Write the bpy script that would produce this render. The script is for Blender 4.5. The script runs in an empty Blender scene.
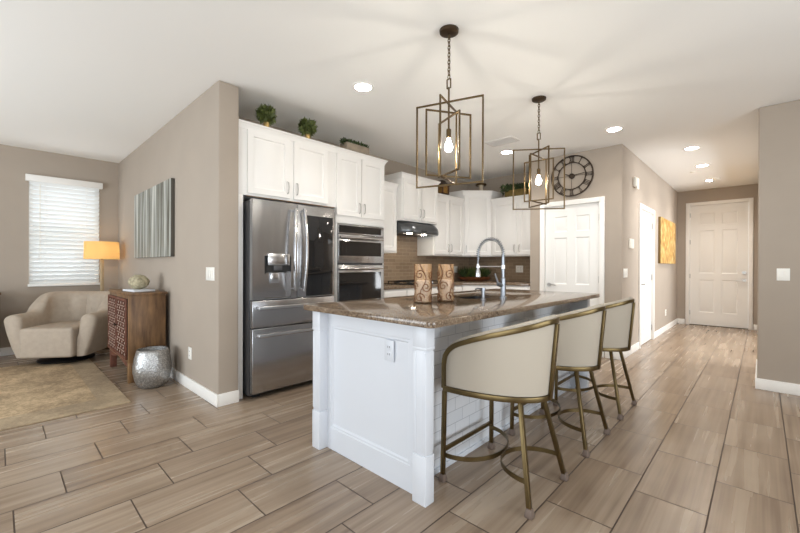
import bpy, bmesh, math, random
from mathutils import Vector, Matrix
random.seed(7)
PI = math.pi
C = bpy.context.scene.collection
SC = bpy.context.scene
# ------------------------------------------------------------ camera
yw, pt, rl = math.radians(43.5), math.radians(-0.171), math.radians(0.193)
F = Vector((-math.sin(yw)*math.cos(pt), math.cos(yw)*math.cos(pt), math.sin(pt)))
R0 = Vector((math.cos(yw), math.sin(yw), 0)); U0 = R0.cross(F)
R1 = R0*math.cos(rl) + U0*math.sin(rl); U1 = -R0*math.sin(rl) + U0*math.cos(rl)
cd = bpy.data.cameras.new('camera'); cam = bpy.data.objects.new('camera', cd); C.objects.link(cam)
cam.matrix_world = Matrix(((R1.x, U1.x, -F.x, 0), (R1.y, U1.y, -F.y, 0), (R1.z, U1.z, -F.z, 1.2), (0, 0, 0, 1)))
cd.sensor_width = 36; cd.lens = 381.75/800*36; cd.clip_start = .05
SC.camera = cam
# ------------------------------------------------------------ world, daylight, exposure
w = bpy.data.worlds.new('world'); SC.world = w; w.use_nodes = True
bg = w.node_tree.nodes['Background']; bg.inputs[0].default_value = (.86, .93, 1, 1); bg.inputs[1].default_value = 1.2
def area(name, loc, rot, sx, sy, power, col=(1, .97, .93)):
    l = bpy.data.lights.new(name, 'AREA'); l.shape = 'RECTANGLE'; l.size = sx; l.size_y = sy; l.energy = power; l.color = col
    o = bpy.data.objects.new(name, l); C.objects.link(o); o.location = loc; o.rotation_euler = rot; return o
area('fill_rear_left', (-4.4, -3.0, 1.0), (PI*.70, 0, 0), 3.0, 1.9, 100, (.86, .94, 1))  # added area lamp at an unseen rear opening, tilted up to brighten the ceiling
area('fill_rear_right', (.4, -3.0, 1.0), (PI*.70, 0, 0), 3.0, 1.9, 78, (.87, .945, 1))  # second added rear fill lamp, out of view, also aimed up at the ceiling
area('fill_right_side', (3.0, 1.2, 1.0), (PI*.70, 0, PI/2), 3.2, 1.6, 90, (.88, .95, 1))  # added fill lamp at an unseen side opening, aimed upward
area('fill_hall', (3.0, 7.5, 1.2), (PI*.68, 0, PI/2), 3.0, 1.8, 190, (.93, .97, 1))  # added lamp in an invented side room, brightens the hall
SC.view_settings.view_transform = 'Standard'; SC.view_settings.look = 'None'
SC.view_settings.exposure = 0.22; SC.view_settings.gamma = 1; SC.view_settings.use_curve_mapping = False
try:
    SC.cycles.use_denoising = True; SC.cycles.max_bounces = 10; SC.cycles.diffuse_bounces = 6
    SC.cycles.caustics_reflective = False; SC.cycles.caustics_refractive = False
    SC.cycles.sample_clamp_indirect = 6
except Exception: pass
# ------------------------------------------------------------ materials
def lin(r, g, b):
    f = lambda c: (c/255/12.92) if c <= 10 else ((c/255+.055)/1.055)**2.4
    return (f(r), f(g), f(b), 1)
MATS = {}
class NT:
    def __init__(s, name):
        s.m = bpy.data.materials.new(name); s.m.use_nodes = True; s.t = s.m.node_tree
        s.b = s.t.nodes['Principled BSDF']; s.out = s.t.nodes['Material Output']
    def n(s, typ, **kw):
        x = s.t.nodes.new(typ)
        for k, v in kw.items(): setattr(x, k, v)
        return x
    def l(s, a, b): s.t.links.new(a, b)
    def math(s, op, a, b=None, c=None):
        x = s.n('ShaderNodeMath', operation=op)
        for i, v in enumerate((a, b, c)):
            if v is None: continue
            if isinstance(v, (int, float)): x.inputs[i].default_value = v
            else: s.l(v, x.inputs[i])
        return x.outputs[0]
    def coord(s, out='Object'):
        return s.n('ShaderNodeTexCoord').outputs[out]
    def mapping(s, v, scale=(1, 1, 1), rot=(0, 0, 0), loc=(0, 0, 0)):
        x = s.n('ShaderNodeMapping'); s.l(v, x.inputs[0]); x.inputs['Scale'].default_value = scale
        x.inputs['Rotation'].default_value = rot; x.inputs['Location'].default_value = loc; return x.outputs[0]
    def noise(s, v, scale, detail=4, rough=.5):
        x = s.n('ShaderNodeTexNoise'); s.l(v, x.inputs['Vector']); x.inputs['Scale'].default_value = scale
        x.inputs['Detail'].default_value = detail; x.inputs['Roughness'].default_value = rough; return x
    def ramp(s, f, stops):
        x = s.n('ShaderNodeValToRGB'); s.l(f, x.inputs[0]); e = x.color_ramp.elements
        e[0].position, e[0].color = stops[0]; e[1].position, e[1].color = stops[-1]
        for p, c in stops[1:-1]:
            k = e.new(p); k.color = c
        return x.outputs[0]
    def mix(s, f, a, b, typ='MIX'):
        x = s.n('ShaderNodeMix', data_type='RGBA', blend_type=typ)
        for sock, v in ((x.inputs[0], f), (x.inputs[6], a), (x.inputs[7], b)):
            if isinstance(v, (int, float, tuple)): sock.default_value = v
            else: s.l(v, sock)
        return x.outputs[2]
    def bump(s, h, strength=.2, dist=.01):
        x = s.n('ShaderNodeBump'); s.l(h, x.inputs['Height']); x.inputs['Strength'].default_value = strength
        x.inputs['Distance'].default_value = dist; s.l(x.outputs[0], s.b.inputs['Normal'])
def plain(name, col, rough=.5, metal=0, noise=0, nscale=30, spec=None, bump=0, bscale=200, **kw):
    t = NT(name); t.b.inputs['Roughness'].default_value = rough; t.b.inputs['Metallic'].default_value = metal
    t.b.inputs['Base Color'].default_value = col
    if spec is not None: t.b.inputs['Specular IOR Level'].default_value = spec
    v = t.coord()
    if noise:
        nz = t.noise(v, nscale); dk = tuple(c*(1-noise) for c in col[:3])+(1,); lt = tuple(min(1, c*(1+noise)) for c in col[:3])+(1,)
        t.l(t.ramp(nz.outputs[0], [(.3, dk), (.7, lt)]), t.b.inputs['Base Color'])
    if bump: t.bump(t.noise(v, bscale, 3).outputs[0], bump, .002)
    for k, val in kw.items(): t.b.inputs[k].default_value = val
    return t.m
def emit(name, col, s):
    t = NT(name); t.b.inputs['Base Color'].default_value = (0, 0, 0, 1)
    t.b.inputs['Emission Color'].default_value = col; t.b.inputs['Emission Strength'].default_value = s; return t.m
wall_col = lin(171, 159, 146)
M = {}
M['wall'] = plain('wall_paint', wall_col, .85, noise=.02, nscale=3, bump=.12, bscale=90)
M['ceiling'] = plain('ceiling_paint', lin(243, 242, 239), .9, bump=.08, bscale=80)
M['trim'] = plain('white_trim', lin(240, 238, 234), .4)
M['door'] = plain('white_door_paint', lin(236, 235, 232), .42)
M['cab'] = plain('white_cabinet_paint', lin(238, 236, 233), .38)
M['island'] = plain('white_island_paint', lin(216, 220, 227), .36)
M['steel'] = None
t = NT('brushed_steel'); t.b.inputs['Metallic'].default_value = 1; t.b.inputs['Roughness'].default_value = .22
nz = t.noise(t.mapping(t.coord(), (1, 1, 90)), 6, 2)
t.l(t.ramp(nz.outputs[0], [(.2, (.42, .42, .43, 1)), (.8, (.52, .52, .53, 1))]), t.b.inputs['Base Color'])
wv = t.noise(t.mapping(t.coord(), (3, 1, .35)), 2.2, 1); t.bump(wv.outputs[0], .25, .02)
M['steel'] = t.m
M['steel_bright'] = plain('polished_steel', (.62, .62, .63, 1), .22, 1)
M['steel_dark'] = plain('dark_steel_side', (.10, .10, .105, 1), .45, .6)
M['nickel'] = plain('brushed_nickel', (.50, .49, .48, 1), .3, 1)
M['chrome'] = plain('faucet_steel', (.30, .32, .35, 1), .3, 1)
M['black_glass'] = plain('black_glass', (.012, .012, .013, 1), .05, 0, spec=.6)
M['black'] = plain('black_plastic', (.012, .012, .012, 1), .5)
M['iron'] = plain('dark_iron', lin(58, 46, 36), .55, .5, noise=.2)
M['bronze'] = plain('aged_bronze', lin(98, 80, 54), .38, .85, noise=.15, nscale=12)
M['brass'] = plain('antique_brass', lin(108, 92, 62), .34, .9, noise=.12, nscale=8)
M['bronze_dark'] = plain('dark_bronze', lin(70, 55, 40), .45, .7)
M['cream'] = plain('cream_upholstery', lin(178, 168, 153), .75, bump=.1, bscale=400)
M['chairfab'] = plain('taupe_leather_fabric', lin(172, 158, 142), .8, noise=.06, nscale=20, bump=.2, bscale=300)
M['glide'] = plain('brown_glide', lin(112, 96, 86), .6)
M['plate'] = plain('switch_plate_white', lin(240, 238, 232), .4)
M['leaf'] = plain('leaf_green', lin(82, 92, 42), .6, noise=.5, nscale=18)
M['leaf_dark'] = plain('leaf_dark_green', lin(56, 72, 34), .6, noise=.5, nscale=18)
M['gold_pot'] = plain('gold_pot', lin(200, 170, 110), .35, .6)
M['greybox'] = plain('weathered_grey_wood', lin(140, 128, 112), .8, noise=.2, nscale=14)
M['greenbox'] = plain('olive_box', lin(120, 100, 50), .7, noise=.3, nscale=16)
M['black_swivel'] = plain('black_swivel_base', lin(22, 20, 20), .4)
M['bulb'] = emit('warm_bulb', (1, .93, .80, 1), 360)
M['can'] = emit('led_diffuser', (1, .90, .78, 1), 55)
M['hoodlamp'] = emit('hood_led', (1, .88, .7, 1), 60)
M['fireglow'] = None
# wood
def wood(name, c1, c2, scale=3, axis=(6, 6, .8), rough=.45):
    t = NT(name); v = t.mapping(t.coord(), axis); nz = t.noise(v, scale, 6, .6)
    n2 = t.noise(t.coord(), 4, 3)
    f = t.math('ADD', t.math('MULTIPLY', nz.outputs[0], .75), t.math('MULTIPLY', n2.outputs[0], .25))
    t.l(t.ramp(f, [(.35, c1), (.5, tuple((a+b)/2 for a, b in zip(c1, c2))), (.65, c2)]), t.b.inputs['Base Color'])
    t.b.inputs['Roughness'].default_value = rough; t.bump(nz.outputs[0], .15, .003); return t.m
M['mango'] = wood('mango_wood', lin(70, 46, 28), lin(146, 110, 72))
M['red_wood'] = plain('carved_red_brown', lin(104, 62, 46), .6, noise=.3, nscale=40)
M['dark_back'] = plain('dark_red_backing', lin(52, 26, 22), .7)
M['darkwood'] = wood('dark_walnut', lin(70, 48, 34), lin(108, 78, 56))
M['bowlwood'] = wood('bowl_wood', lin(92, 50, 28), lin(132, 80, 46))
# granite
t = NT('granite'); v = t.coord()
a = t.noise(v, 34, 8, .75); b = t.noise(v, 110, 4, .7); vo = t.n('ShaderNodeTexVoronoi'); t.l(v, vo.inputs[0]); vo.inputs['Scale'].default_value = 140
c1 = t.ramp(a.outputs[0], [(.34, lin(66, 52, 42)), (.46, lin(106, 88, 72)), (.56, lin(136, 117, 98)), (.70, lin(172, 154, 133))])
c2 = t.ramp(b.outputs[0], [(.38, lin(34, 27, 24)), (.5, lin(122, 102, 84)), (.64, lin(184, 166, 142))])
cc = t.mix(.5, c1, c2)
vr = t.ramp(vo.outputs['Distance'], [(.10, (.35, .3, .27, 1)), (.3, (1, 1, 1, 1))])
cc = t.mix(.45, cc, vr, 'MULTIPLY'); t.l(cc, t.b.inputs['Base Color'])
t.b.inputs['Roughness'].default_value = .11; t.b.inputs['Specular IOR Level'].default_value = .55
M['granite'] = t.m
# floor tiles: planks .307 x .62, stagger 1/3
def floor_mat():
    t = NT('wood_look_tile'); v = t.coord(); sep = t.n('ShaderNodeSeparateXYZ'); t.l(v, sep.inputs[0])
    X, Y = sep.outputs[0], sep.outputs[1]
    g, p, st = .3073, .6135, .1978
    r = t.math('DIVIDE', t.math('SUBTRACT', -.1835, X), g); row = t.math('FLOOR', r); fr = t.math('FRACT', r)
    q = t.math('DIVIDE', t.math('SUBTRACT', t.math('SUBTRACT', Y, .508), t.math('MULTIPLY', row, st)), p)
    col = t.math('FLOOR', q); fq = t.math('FRACT', q)
    ex = t.math('MULTIPLY', t.math('MINIMUM', fr, t.math('SUBTRACT', 1, fr)), g)
    ey = t.math('MULTIPLY', t.math('MINIMUM', fq, t.math('SUBTRACT', 1, fq)), p)
    e = t.math('MINIMUM', ex, ey)
    gm = t.math('LESS_THAN', e, .0033)
    cb = t.n('ShaderNodeCombineXYZ'); t.l(row, cb.inputs[0]); t.l(col, cb.inputs[1])
    wn = t.n('ShaderNodeTexWhiteNoise', noise_dimensions='3D'); t.l(cb.outputs[0], wn.inputs[0])
    off = t.n('ShaderNodeVectorMath', operation='MULTIPLY_ADD'); t.l(wn.outputs['Color'], off.inputs[0])
    off.inputs[1].default_value = (9, 9, 9); t.l(v, off.inputs[2])
    n1 = t.noise(t.mapping(off.outputs[0], (13, .45, 1)), 1.5, 2, .5); n2 = t.noise(t.mapping(off.outputs[0], (70, .6, 1)), 1.5, 1, .5)
    n3 = t.noise(off.outputs[0], 2.0, 2)
    f = t.math('ADD', t.math('MULTIPLY', n1.outputs[0], .62), t.math('ADD', t.math('MULTIPLY', n2.outputs[0], .10), t.math('MULTIPLY', n3.outputs[0], .28)))
    f = t.math('ADD', f, t.math('MULTIPLY', t.math('SUBTRACT', wn.outputs['Value'], .5), .10))
    c = t.ramp(f, [(.32, lin(126, 107, 90)), (.47, lin(148, 129, 110)), (.58, lin(160, 142, 123)), (.74, lin(178, 161, 142))])
    c = t.mix(gm, c, lin(70, 54, 42)); t.l(c, t.b.inputs['Base Color'])
    rr = t.math('ADD', .20, t.math('MULTIPLY', n1.outputs[0], .12)); t.l(t.math('ADD', rr, t.math('MULTIPLY', gm, .4)), t.b.inputs['Roughness'])
    h = t.math('MINIMUM', t.math('DIVIDE', e, .004), 1.0); t.bump(h, .5, .002)
    return t.m
M['floor'] = floor_mat()
def tile_mat(name, ux, bw, bh, c1, c2, mortar, rough, ms=.0035, org=0):
    # ux: 0 = object X runs along the wall, 1 = object Y
    t = NT(name); sep = t.n('ShaderNodeSeparateXYZ'); t.l(t.coord(), sep.inputs[0]); cb = t.n('ShaderNodeCombineXYZ')
    t.l(sep.outputs[ux], cb.inputs[0]); t.l(t.math('SUBTRACT', sep.outputs[2], org), cb.inputs[1])
    br = t.n('ShaderNodeTexBrick'); t.l(cb.outputs[0], br.inputs['Vector']); br.inputs['Scale'].default_value = 1
    br.inputs['Brick Width'].default_value = bw; br.inputs['Row Height'].default_value = bh
    br.inputs['Mortar Size'].default_value = ms; br.inputs['Mortar Smooth'].default_value = .1; br.inputs['Bias'].default_value = 0
    br.inputs['Color1'].default_value = c1; br.inputs['Color2'].default_value = c2; br.inputs['Mortar'].default_value = mortar
    t.l(br.outputs['Color'], t.b.inputs['Base Color']); t.b.inputs['Roughness'].default_value = rough
    t.bump(t.math('SUBTRACT', 1, br.outputs['Fac']), .5, .002); return t.m
M['splash_y'] = tile_mat('brown_subway_tile_side', 1, .155, .052, lin(138, 118, 98), lin(156, 135, 112), lin(176, 158, 136), .22, .002, .935)
M['splash_x'] = tile_mat('brown_subway_tile_rear', 0, .155, .052, lin(138, 118, 98), lin(156, 135, 112), lin(176, 158, 136), .22, .002, .935)
M['white_tile'] = tile_mat('white_subway_tile', 1, .155, .078, lin(226, 230, 236), lin(232, 235, 240), lin(188, 192, 200), .15, .0018, .0)
# rug
t = NT('rug_pile'); v = t.coord(); sep = t.n('ShaderNodeSeparateXYZ'); t.l(v, sep.inputs[0])
n1 = t.noise(v, 3.2, 5, .7); n2 = t.noise(v, 38, 3, .7)
f = t.math('ADD', t.math('MULTIPLY', n1.outputs[0], .6), t.math('MULTIPLY', n2.outputs[0], .4))
c = t.ramp(f, [(.40, lin(154, 134, 108)), (.5, lin(186, 162, 130)), (.60, lin(216, 192, 156))])
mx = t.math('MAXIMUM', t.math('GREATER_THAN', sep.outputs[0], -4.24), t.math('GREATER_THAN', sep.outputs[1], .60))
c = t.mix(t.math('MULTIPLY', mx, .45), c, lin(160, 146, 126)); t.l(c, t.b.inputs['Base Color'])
t.b.inputs['Roughness'].default_value = .95; t.bump(t.noise(v, 260, 3).outputs[0], .8, .006); M['rug'] = t.m
# paintings
t = NT('grey_streaked_canvas'); v = t.coord(); n1 = t.noise(t.mapping(v, (11, 1, .4)), 1.4, 5, .65)
c = t.ramp(n1.outputs[0], [(.34, lin(66, 62, 52)), (.44, lin(116, 114, 102)), (.53, lin(156, 158, 152)), (.66, lin(206, 205, 196))])
t.l(c, t.b.inputs['Base Color']); t.b.inputs['Roughness'].default_value = .6; M['canvas_grey'] = t.m
t = NT('gold_textured_canvas'); v = t.coord(); vo = t.n('ShaderNodeTexVoronoi'); t.l(t.mapping(v, (12, 1, 6)), vo.inputs[0]); vo.inputs['Scale'].default_value = 1.6
n1 = t.noise(v, 9, 5, .7); f = t.math('ADD', t.math('MULTIPLY', vo.outputs['Distance'], .6), t.math('MULTIPLY', n1.outputs[0], .55))
c = t.ramp(f, [(.3, lin(112, 76, 32)), (.45, lin(172, 122, 54)), (.6, lin(204, 160, 84)), (.8, lin(226, 200, 138))])
t.l(c, t.b.inputs['Base Color']); t.b.inputs['Roughness'].default_value = .5; t.bump(f, .5, .01); M['canvas_gold'] = t.m
M['canvas_edge'] = plain('dark_canvas_edge', lin(86, 82, 74), .7)
# hammered silver
t = NT('hammered_silver'); vo = t.n('ShaderNodeTexVoronoi'); t.l(t.coord(), vo.inputs[0]); vo.inputs['Scale'].default_value = 70
t.b.inputs['Metallic'].default_value = .85; t.b.inputs['Roughness'].default_value = .33
t.l(t.ramp(vo.outputs['Distance'], [(.0, (.75, .75, .74, 1)), (.6, (.36, .36, .36, 1))]), t.b.inputs['Base Color'])
t.bump(vo.outputs['Distance'], .5, .005); M['silver'] = t.m
M['silver_in'] = plain('vase_inside', lin(90, 96, 104), .4, .7)
M['coral'] = plain('moss_coral', lin(172, 163, 136), .9, noise=.35, nscale=40, bump=1, bscale=60)
M['book'] = plain('white_book_cover', lin(222, 226, 232), .5)
# translucents
def translucent(name, col, mixf=.5, emi=None, es=0):
    t = NT(name); d = t.n('ShaderNodeBsdfDiffuse'); tr = t.n('ShaderNodeBsdfTranslucent'); mx = t.n('ShaderNodeMixShader')
    d.inputs[0].default_value = col; tr.inputs[0].default_value = col; mx.inputs[0].default_value = mixf
    t.l(d.outputs[0], mx.inputs[1]); t.l(tr.outputs[0], mx.inputs[2])
    t.l(mx.outputs[0], t.out.inputs[0]); return t.m
M['shade'] = translucent('amber_lamp_shade', lin(240, 206, 145), .55)
M['slat'] = translucent('white_blind_slat', lin(240, 241, 240), .35)
def glass(name, col, alpha, rough=.05):
    t = NT(name); tr = t.n('ShaderNodeBsdfTransparent'); gl = t.n('ShaderNodeBsdfGlossy'); gl.inputs[1].default_value = rough
    df = t.n('ShaderNodeBsdfTranslucent'); df.inputs[0].default_value = col; m1 = t.n('ShaderNodeMixShader'); m2 = t.n('ShaderNodeMixShader')
    tr.inputs[0].default_value = (1, 1, 1, 1)
    m1.inputs[0].default_value = alpha; t.l(tr.outputs[0], m1.inputs[1]); t.l(df.outputs[0], m1.inputs[2])
    m2.inputs[0].default_value = .1; t.l(m1.outputs[0], m2.inputs[1]); t.l(gl.outputs[0], m2.inputs[2]); t.l(m2.outputs[0], t.out.inputs[0]); return t.m
M['pane'] = glass('window_glass', (1, 1, 1, 1), .02)
M['amber_glass'] = plain('amber_glass', lin(212, 172, 128), .3, noise=.18, nscale=30, Alpha=.36)
M['bulb_glass'] = M['bulb']
M['candle'] = plain('ivory_candle', lin(240, 240, 236), .6, noise=.06, nscale=25)
M['scroll'] = plain('copper_scroll', lin(96, 56, 26), .5, 0)
M['sink'] = plain('sink_steel', (.12, .125, .135, 1), .4, 1)
M['white_plastic'] = plain('white_plastic', lin(236, 232, 222), .5)
M['dark_hole'] = plain('socket_slot', lin(80, 80, 84), .6)
M['vent'] = plain('vent_white', lin(222, 218, 214), .6)
# ------------------------------------------------------------ mesh helpers
class MB:
    def __init__(s): s.bm = bmesh.new()
    def box(s, x0, x1, y0, y1, z0, z1, rz=0, c=None):
        vs = [s.bm.verts.new((x, y, z)) for x in (x0, x1) for y in (y0, y1) for z in (z0, z1)]
        for f in ((0, 1, 3, 2), (4, 6, 7, 5), (0, 4, 5, 1), (2, 3, 7, 6), (0, 2, 6, 4), (1, 5, 7, 3)): s.bm.faces.new([vs[i] for i in f])
        if rz: bmesh.ops.rotate(s.bm, verts=vs, cent=c or ((x0+x1)/2, (y0+y1)/2, 0), matrix=Matrix.Rotation(rz, 3, 'Z'))
        return s
    def quad(s, *p):
        s.bm.faces.new([s.bm.verts.new(q) for q in p]); return s
    def prism(s, pts, h0, h1, axis='z'):   # pts 2D polygon, extruded along axis
        f = {'z': lambda a, b, h: (a, b, h), 'y': lambda a, b, h: (a, h, b), 'x': lambda a, b, h: (h, a, b)}[axis]
        A = [s.bm.verts.new(f(a, b, h0)) for a, b in pts]; B = [s.bm.verts.new(f(a, b, h1)) for a, b in pts]
        s.bm.faces.new(A); s.bm.faces.new(B[::-1]); n = len(pts)
        for i in range(n): s.bm.faces.new((A[i], B[i], B[(i+1) % n], A[(i+1) % n]))
        return s
    def rings(s, rings, closed_u=True, closed_v=False, cap=True):
        V = [[s.bm.verts.new(p) for p in r] for r in rings]; n = len(V[0]); m = len(V)
        for i in range(m if closed_v else m-1):
            a, b = V[i], V[(i+1) % m]
            for j in range(n if closed_u else n-1):
                s.bm.faces.new((a[j], a[(j+1) % n], b[(j+1) % n], b[j]))
        if cap and not closed_v and closed_u: s.bm.faces.new(V[0][::-1]); s.bm.faces.new(V[-1])
        return s
    def lathe(s, prof, c=(0, 0), n=24, cap=True):
        return s.rings([[(c[0]+r*math.cos(2*PI*k/n), c[1]+r*math.sin(2*PI*k/n), z) for k in range(n)] for r, z in prof], cap=cap)
    def tube(s, pts, r, n=8, closed=False, sq=None, up=None, normals=None):
        # sweep a round (r) or rectangular (sq=(w,h)) section; normals: per-point direction for section's first axis
        P = [Vector(p) for p in pts]; m = len(P); rings = []; prev = None
        for i in range(m):
            if closed: T = (P[(i+1) % m]-P[i-1])
            else: T = P[min(i+1, m-1)]-P[max(i-1, 0)]
            T = T.normalized()
            if normals: N = Vector(normals[i])
            elif up is not None: N = Vector(up).cross(T)
            elif prev is None: N = T.cross(Vector((0, 0, 1))) if abs(T.z) < .9 else T.cross(Vector((1, 0, 0)))
            else: N = prev
            N = (N-T*N.dot(T)).normalized(); prev = N; B = T.cross(N)
            rr = r[i] if isinstance(r, (list, tuple)) else r
            if sq: rings.append([P[i]+N*a*sq[0]/2+B*b*sq[1]/2 for a, b in ((-1, -1), (1, -1), (1, 1), (-1, 1))])
            else: rings.append([P[i]+(N*math.cos(2*PI*k/n)+B*math.sin(2*PI*k/n))*rr for k in range(n)])
        return s.rings(rings, closed_v=closed)
    def sphere(s, c, r, n=16, sc=(1, 1, 1)):
        g = bmesh.ops.create_uvsphere(s.bm, u_segments=n, v_segments=max(6, n//2), radius=r)
        for v in g['verts']: v.co = Vector((v.co.x*sc[0]+c[0], v.co.y*sc[1]+c[1], v.co.z*sc[2]+c[2]))
        return s
    def ringpanel(s, x0, x1, z0, z1, y, steps):
        # nested rectangles on a plane y (front looks to -y): steps [(inset, dy), ...] cumulative; fills the centre
        def rc(i, d): return [(x0+i, y+d, z0+i), (x1-i, y+d, z0+i), (x1-i, y+d, z1-i), (x0+i, y+d, z1-i)]
        rr = [rc(0, 0)]+[rc(i, d) for i, d in steps]
        V = [[s.bm.verts.new(p) for p in r] for r in rr]
        for a, b in zip(V, V[1:]):
            for j in range(4): s.bm.faces.new((a[j], a[(j+1) % 4], b[(j+1) % 4], b[j]))
        s.bm.faces.new(V[-1]); return s
    def slab(s, x0, x1, z0, z1, y, t, panels, steps):
        # slab whose front (at y, facing -y) carries recessed/raised panels [(px0,px1,pz0,pz1)]
        xs = sorted({x0, x1} | {p[0] for p in panels} | {p[1] for p in panels}); zs = sorted({z0, z1} | {p[2] for p in panels} | {p[3] for p in panels})
        for xa, xb in zip(xs, xs[1:]):
            for za, zb in zip(zs, zs[1:]):
                if any(p[0] <= xa+1e-6 and xb <= p[1]+1e-6 and p[2] <= za+1e-6 and zb <= p[3]+1e-6 for p in panels): continue
                s.quad((xa, y, za), (xb, y, za), (xb, y, zb), (xa, y, zb))
        for p in panels: s.ringpanel(*p, y, steps)
        s.quad((x0, y+t, z0), (x0, y+t, z1), (x1, y+t, z1), (x1, y+t, z0))
        s.quad((x0, y, z0), (x0, y, z1), (x0, y+t, z1), (x0, y+t, z0)); s.quad((x1, y, z0), (x1, y+t, z0), (x1, y+t, z1), (x1, y, z1))
        s.quad((x0, y, z1), (x1, y, z1), (x1, y+t, z1), (x0, y+t, z1)); s.quad((x0, y, z0), (x0, y+t, z0), (x1, y+t, z0), (x1, y, z0))
        return s
    def build(s, name, mat, parent=None, bevel=0, smooth=35, seg=2, loc=None, rz=None, weld=False):
        bm = s.bm
        if weld: bmesh.ops.remove_doubles(bm, verts=bm.verts, dist=1e-5)
        bmesh.ops.recalc_face_normals(bm, faces=bm.faces)
        if bevel:
            ed = [e for e in bm.edges if len(e.link_faces) == 2 and e.calc_face_angle(0) > .6]
            bmesh.ops.bevel(bm, geom=ed, offset=bevel, segments=seg, affect='EDGES', profile=.5, clamp_overlap=True)
        me = bpy.data.meshes.new(name); bm.to_mesh(me); bm.free()
        me.materials.append(mat)
        if smooth:
            me.polygons.foreach_set('use_smooth', [True]*len(me.polygons)); me.set_sharp_from_angle(angle=math.radians(smooth))
        o = bpy.data.objects.new(name, me); C.objects.link(o)
        if parent: o.parent = parent
        if loc: o.location = loc
        if rz is not None: o.rotation_euler = (0, 0, rz)
        return o
def thing(name, label, cat, loc=(0, 0, 0), rz=0, group=None):
    o = bpy.data.objects.new(name, None); C.objects.link(o); o.empty_display_size = .1
    o.location = loc; o.rotation_euler = (0, 0, rz); tag(o, label, cat, group); return o
def tag(o, label=None, cat=None, group=None, kind=None):
    if label: o['label'] = label
    if cat: o['category'] = cat
    if group: o['group'] = group
    if kind: o['kind'] = kind
    return o
def struct(o): o['kind'] = 'structure'; return o
def dup(root, loc=None, rz=None, label=None):
    def cp(o, par):
        c = o.copy(); C.objects.link(c)
        if par: c.parent = par
        for ch in o.children: cp(ch, c)
        return c
    r = cp(root, None)
    if loc: r.location = loc
    if rz is not None: r.rotation_euler = (0, 0, rz)
    if label: r['label'] = label
    return r
# ------------------------------------------------------------ the room
H = 2.76
KX, KY = -4.0, 6.08
struct(MB().box(-7.4, 3.3, -3.3, 10.1, -.1, 0).build('floor', M['floor'], smooth=0))
struct(MB().box(-7.4, 3.3, -3.3, 10.1, H, H+.1).build('ceiling', M['ceiling'], smooth=0))
# left wall with the window opening
W = (.29, 1.045, .915, 2.335)
m = MB(); m.box(-7.35, -7.2, -3.2, W[0], 0, H).box(-7.35, -7.2, W[1], 1.28, 0, H).box(-7.35, -7.2, W[0], W[1], 0, W[2]).box(-7.35, -7.2, W[0], W[1], W[3], H)
struct(m.build('wall_left', M['wall'], smooth=0))
struct(MB().box(-7.35, -3.33, 1.28, 1.455, 0, H).build('wall_partition', M['wall'], bevel=.012, seg=3))
struct(MB().box(KX-.12, KX, 1.456, KY+.1, 0, H).build('wall_kitchen_side', M['wall'], smooth=0))
struct(MB().box(KX, -2.4, KY, KY+.12, 0, H).build('wall_kitchen_rear', M['wall'], smooth=0))
PY = 5.483
D1 = (-2.30, -1.565, 2.05)   # pantry door slab x0,x1,top
m = MB().box(-2.52, D1[0]-.01, PY, PY+.13, 0, H).box(D1[1]+.01, -1.30, PY, PY+.13, 0, H).box(D1[0]-.01, D1[1]+.01, PY, PY+.13, D1[2]+.01, H)
m.box(-2.52, -2.40, PY+.13, KY, 0, H)
struct(m.build('wall_pantry', M['wall'], bevel=0, smooth=0))
HX = -1.30
D2 = (6.46, 7.37, 2.05)
m = MB().box(HX-.13, HX, PY+.13, D2[0]-.01, 0, H).box(HX-.13, HX, D2[1]+.01, 9.85, 0, H).box(HX-.13, HX, D2[0]-.01, D2[1]+.01, D2[2]+.01, H)
struct(m.build('wall_hall', M['wall'], smooth=0))
FY = 9.85
D3 = (-1.09, -.19, 2.44)
m = MB().box(HX-.13, D3[0]-.01, FY, FY+.15, 0, H).box(D3[1]+.01, 3.2, FY, FY+.15, 0, H).box(D3[0]-.01, D3[1]+.01, FY, FY+.15, D3[2]+.01, H)
struct(m.build('wall_front', M['wall'], smooth=0))
struct(MB().box(-.032, 3.2, 5.14, 5.30, 0, H).box(-.032, .1, 5.30, 6.2, 0, H).box(-.032, .1, 8.9, FY, 0, H).box(-.032, .1, 6.2, 8.9, 2.45, H).build('wall_right', M['wall'], weld=False, bevel=.012, seg=3))  # hall opening added to admit fill light from the unseen side room
# rear side of the great room behind the camera, with unglazed openings added to let daylight in
m = MB().box(-7.35, -5.9, -3.3, -3.2, 0, H).box(-2.9, -1.1, -3.3, -3.2, 0, H).box(1.9, 3.2, -3.3, -3.2, 0, H).box(-5.9, -2.9, -3.3, -3.2, 2.35, H).box(-1.1, 1.9, -3.3, -3.2, 2.35, H)
struct(m.build('wall_rear', M['wall'], smooth=0))
m = MB().box(3.2, 3.3, -3.3, -.5, 0, H).box(3.2, 3.3, 2.9, 6.0, 0, H).box(3.2, 3.3, 9.0, FY, 0, H).box(3.2, 3.3, 6.0, 9.0, 2.2, H).box(3.2, 3.3, 6.0, 9.0, 0, .3).box(3.2, 3.3, -.5, 2.9, 2.3, H).box(3.2, 3.3, -.5, 2.9, 0, .3)  # unseen side openings added as places for daylight to enter
struct(m.build('wall_far_right', M['wall'], smooth=0))
def baseboard(name, segs):
    m = MB()
    for x0, x1, y0, y1 in segs: m.box(x0, x1, y0, y1, 0, .105)
    return struct(m.build(name, M['trim'], bevel=.004))
BT = .015
baseboard('baseboard_left', [(-7.2, -7.2+BT, -3.2, 1.28)])
baseboard('baseboard_partition', [(-7.2+BT, -3.33+BT, 1.28-BT, 1.28), (-3.33, -3.33+BT, 1.2801, 1.455)])
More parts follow.
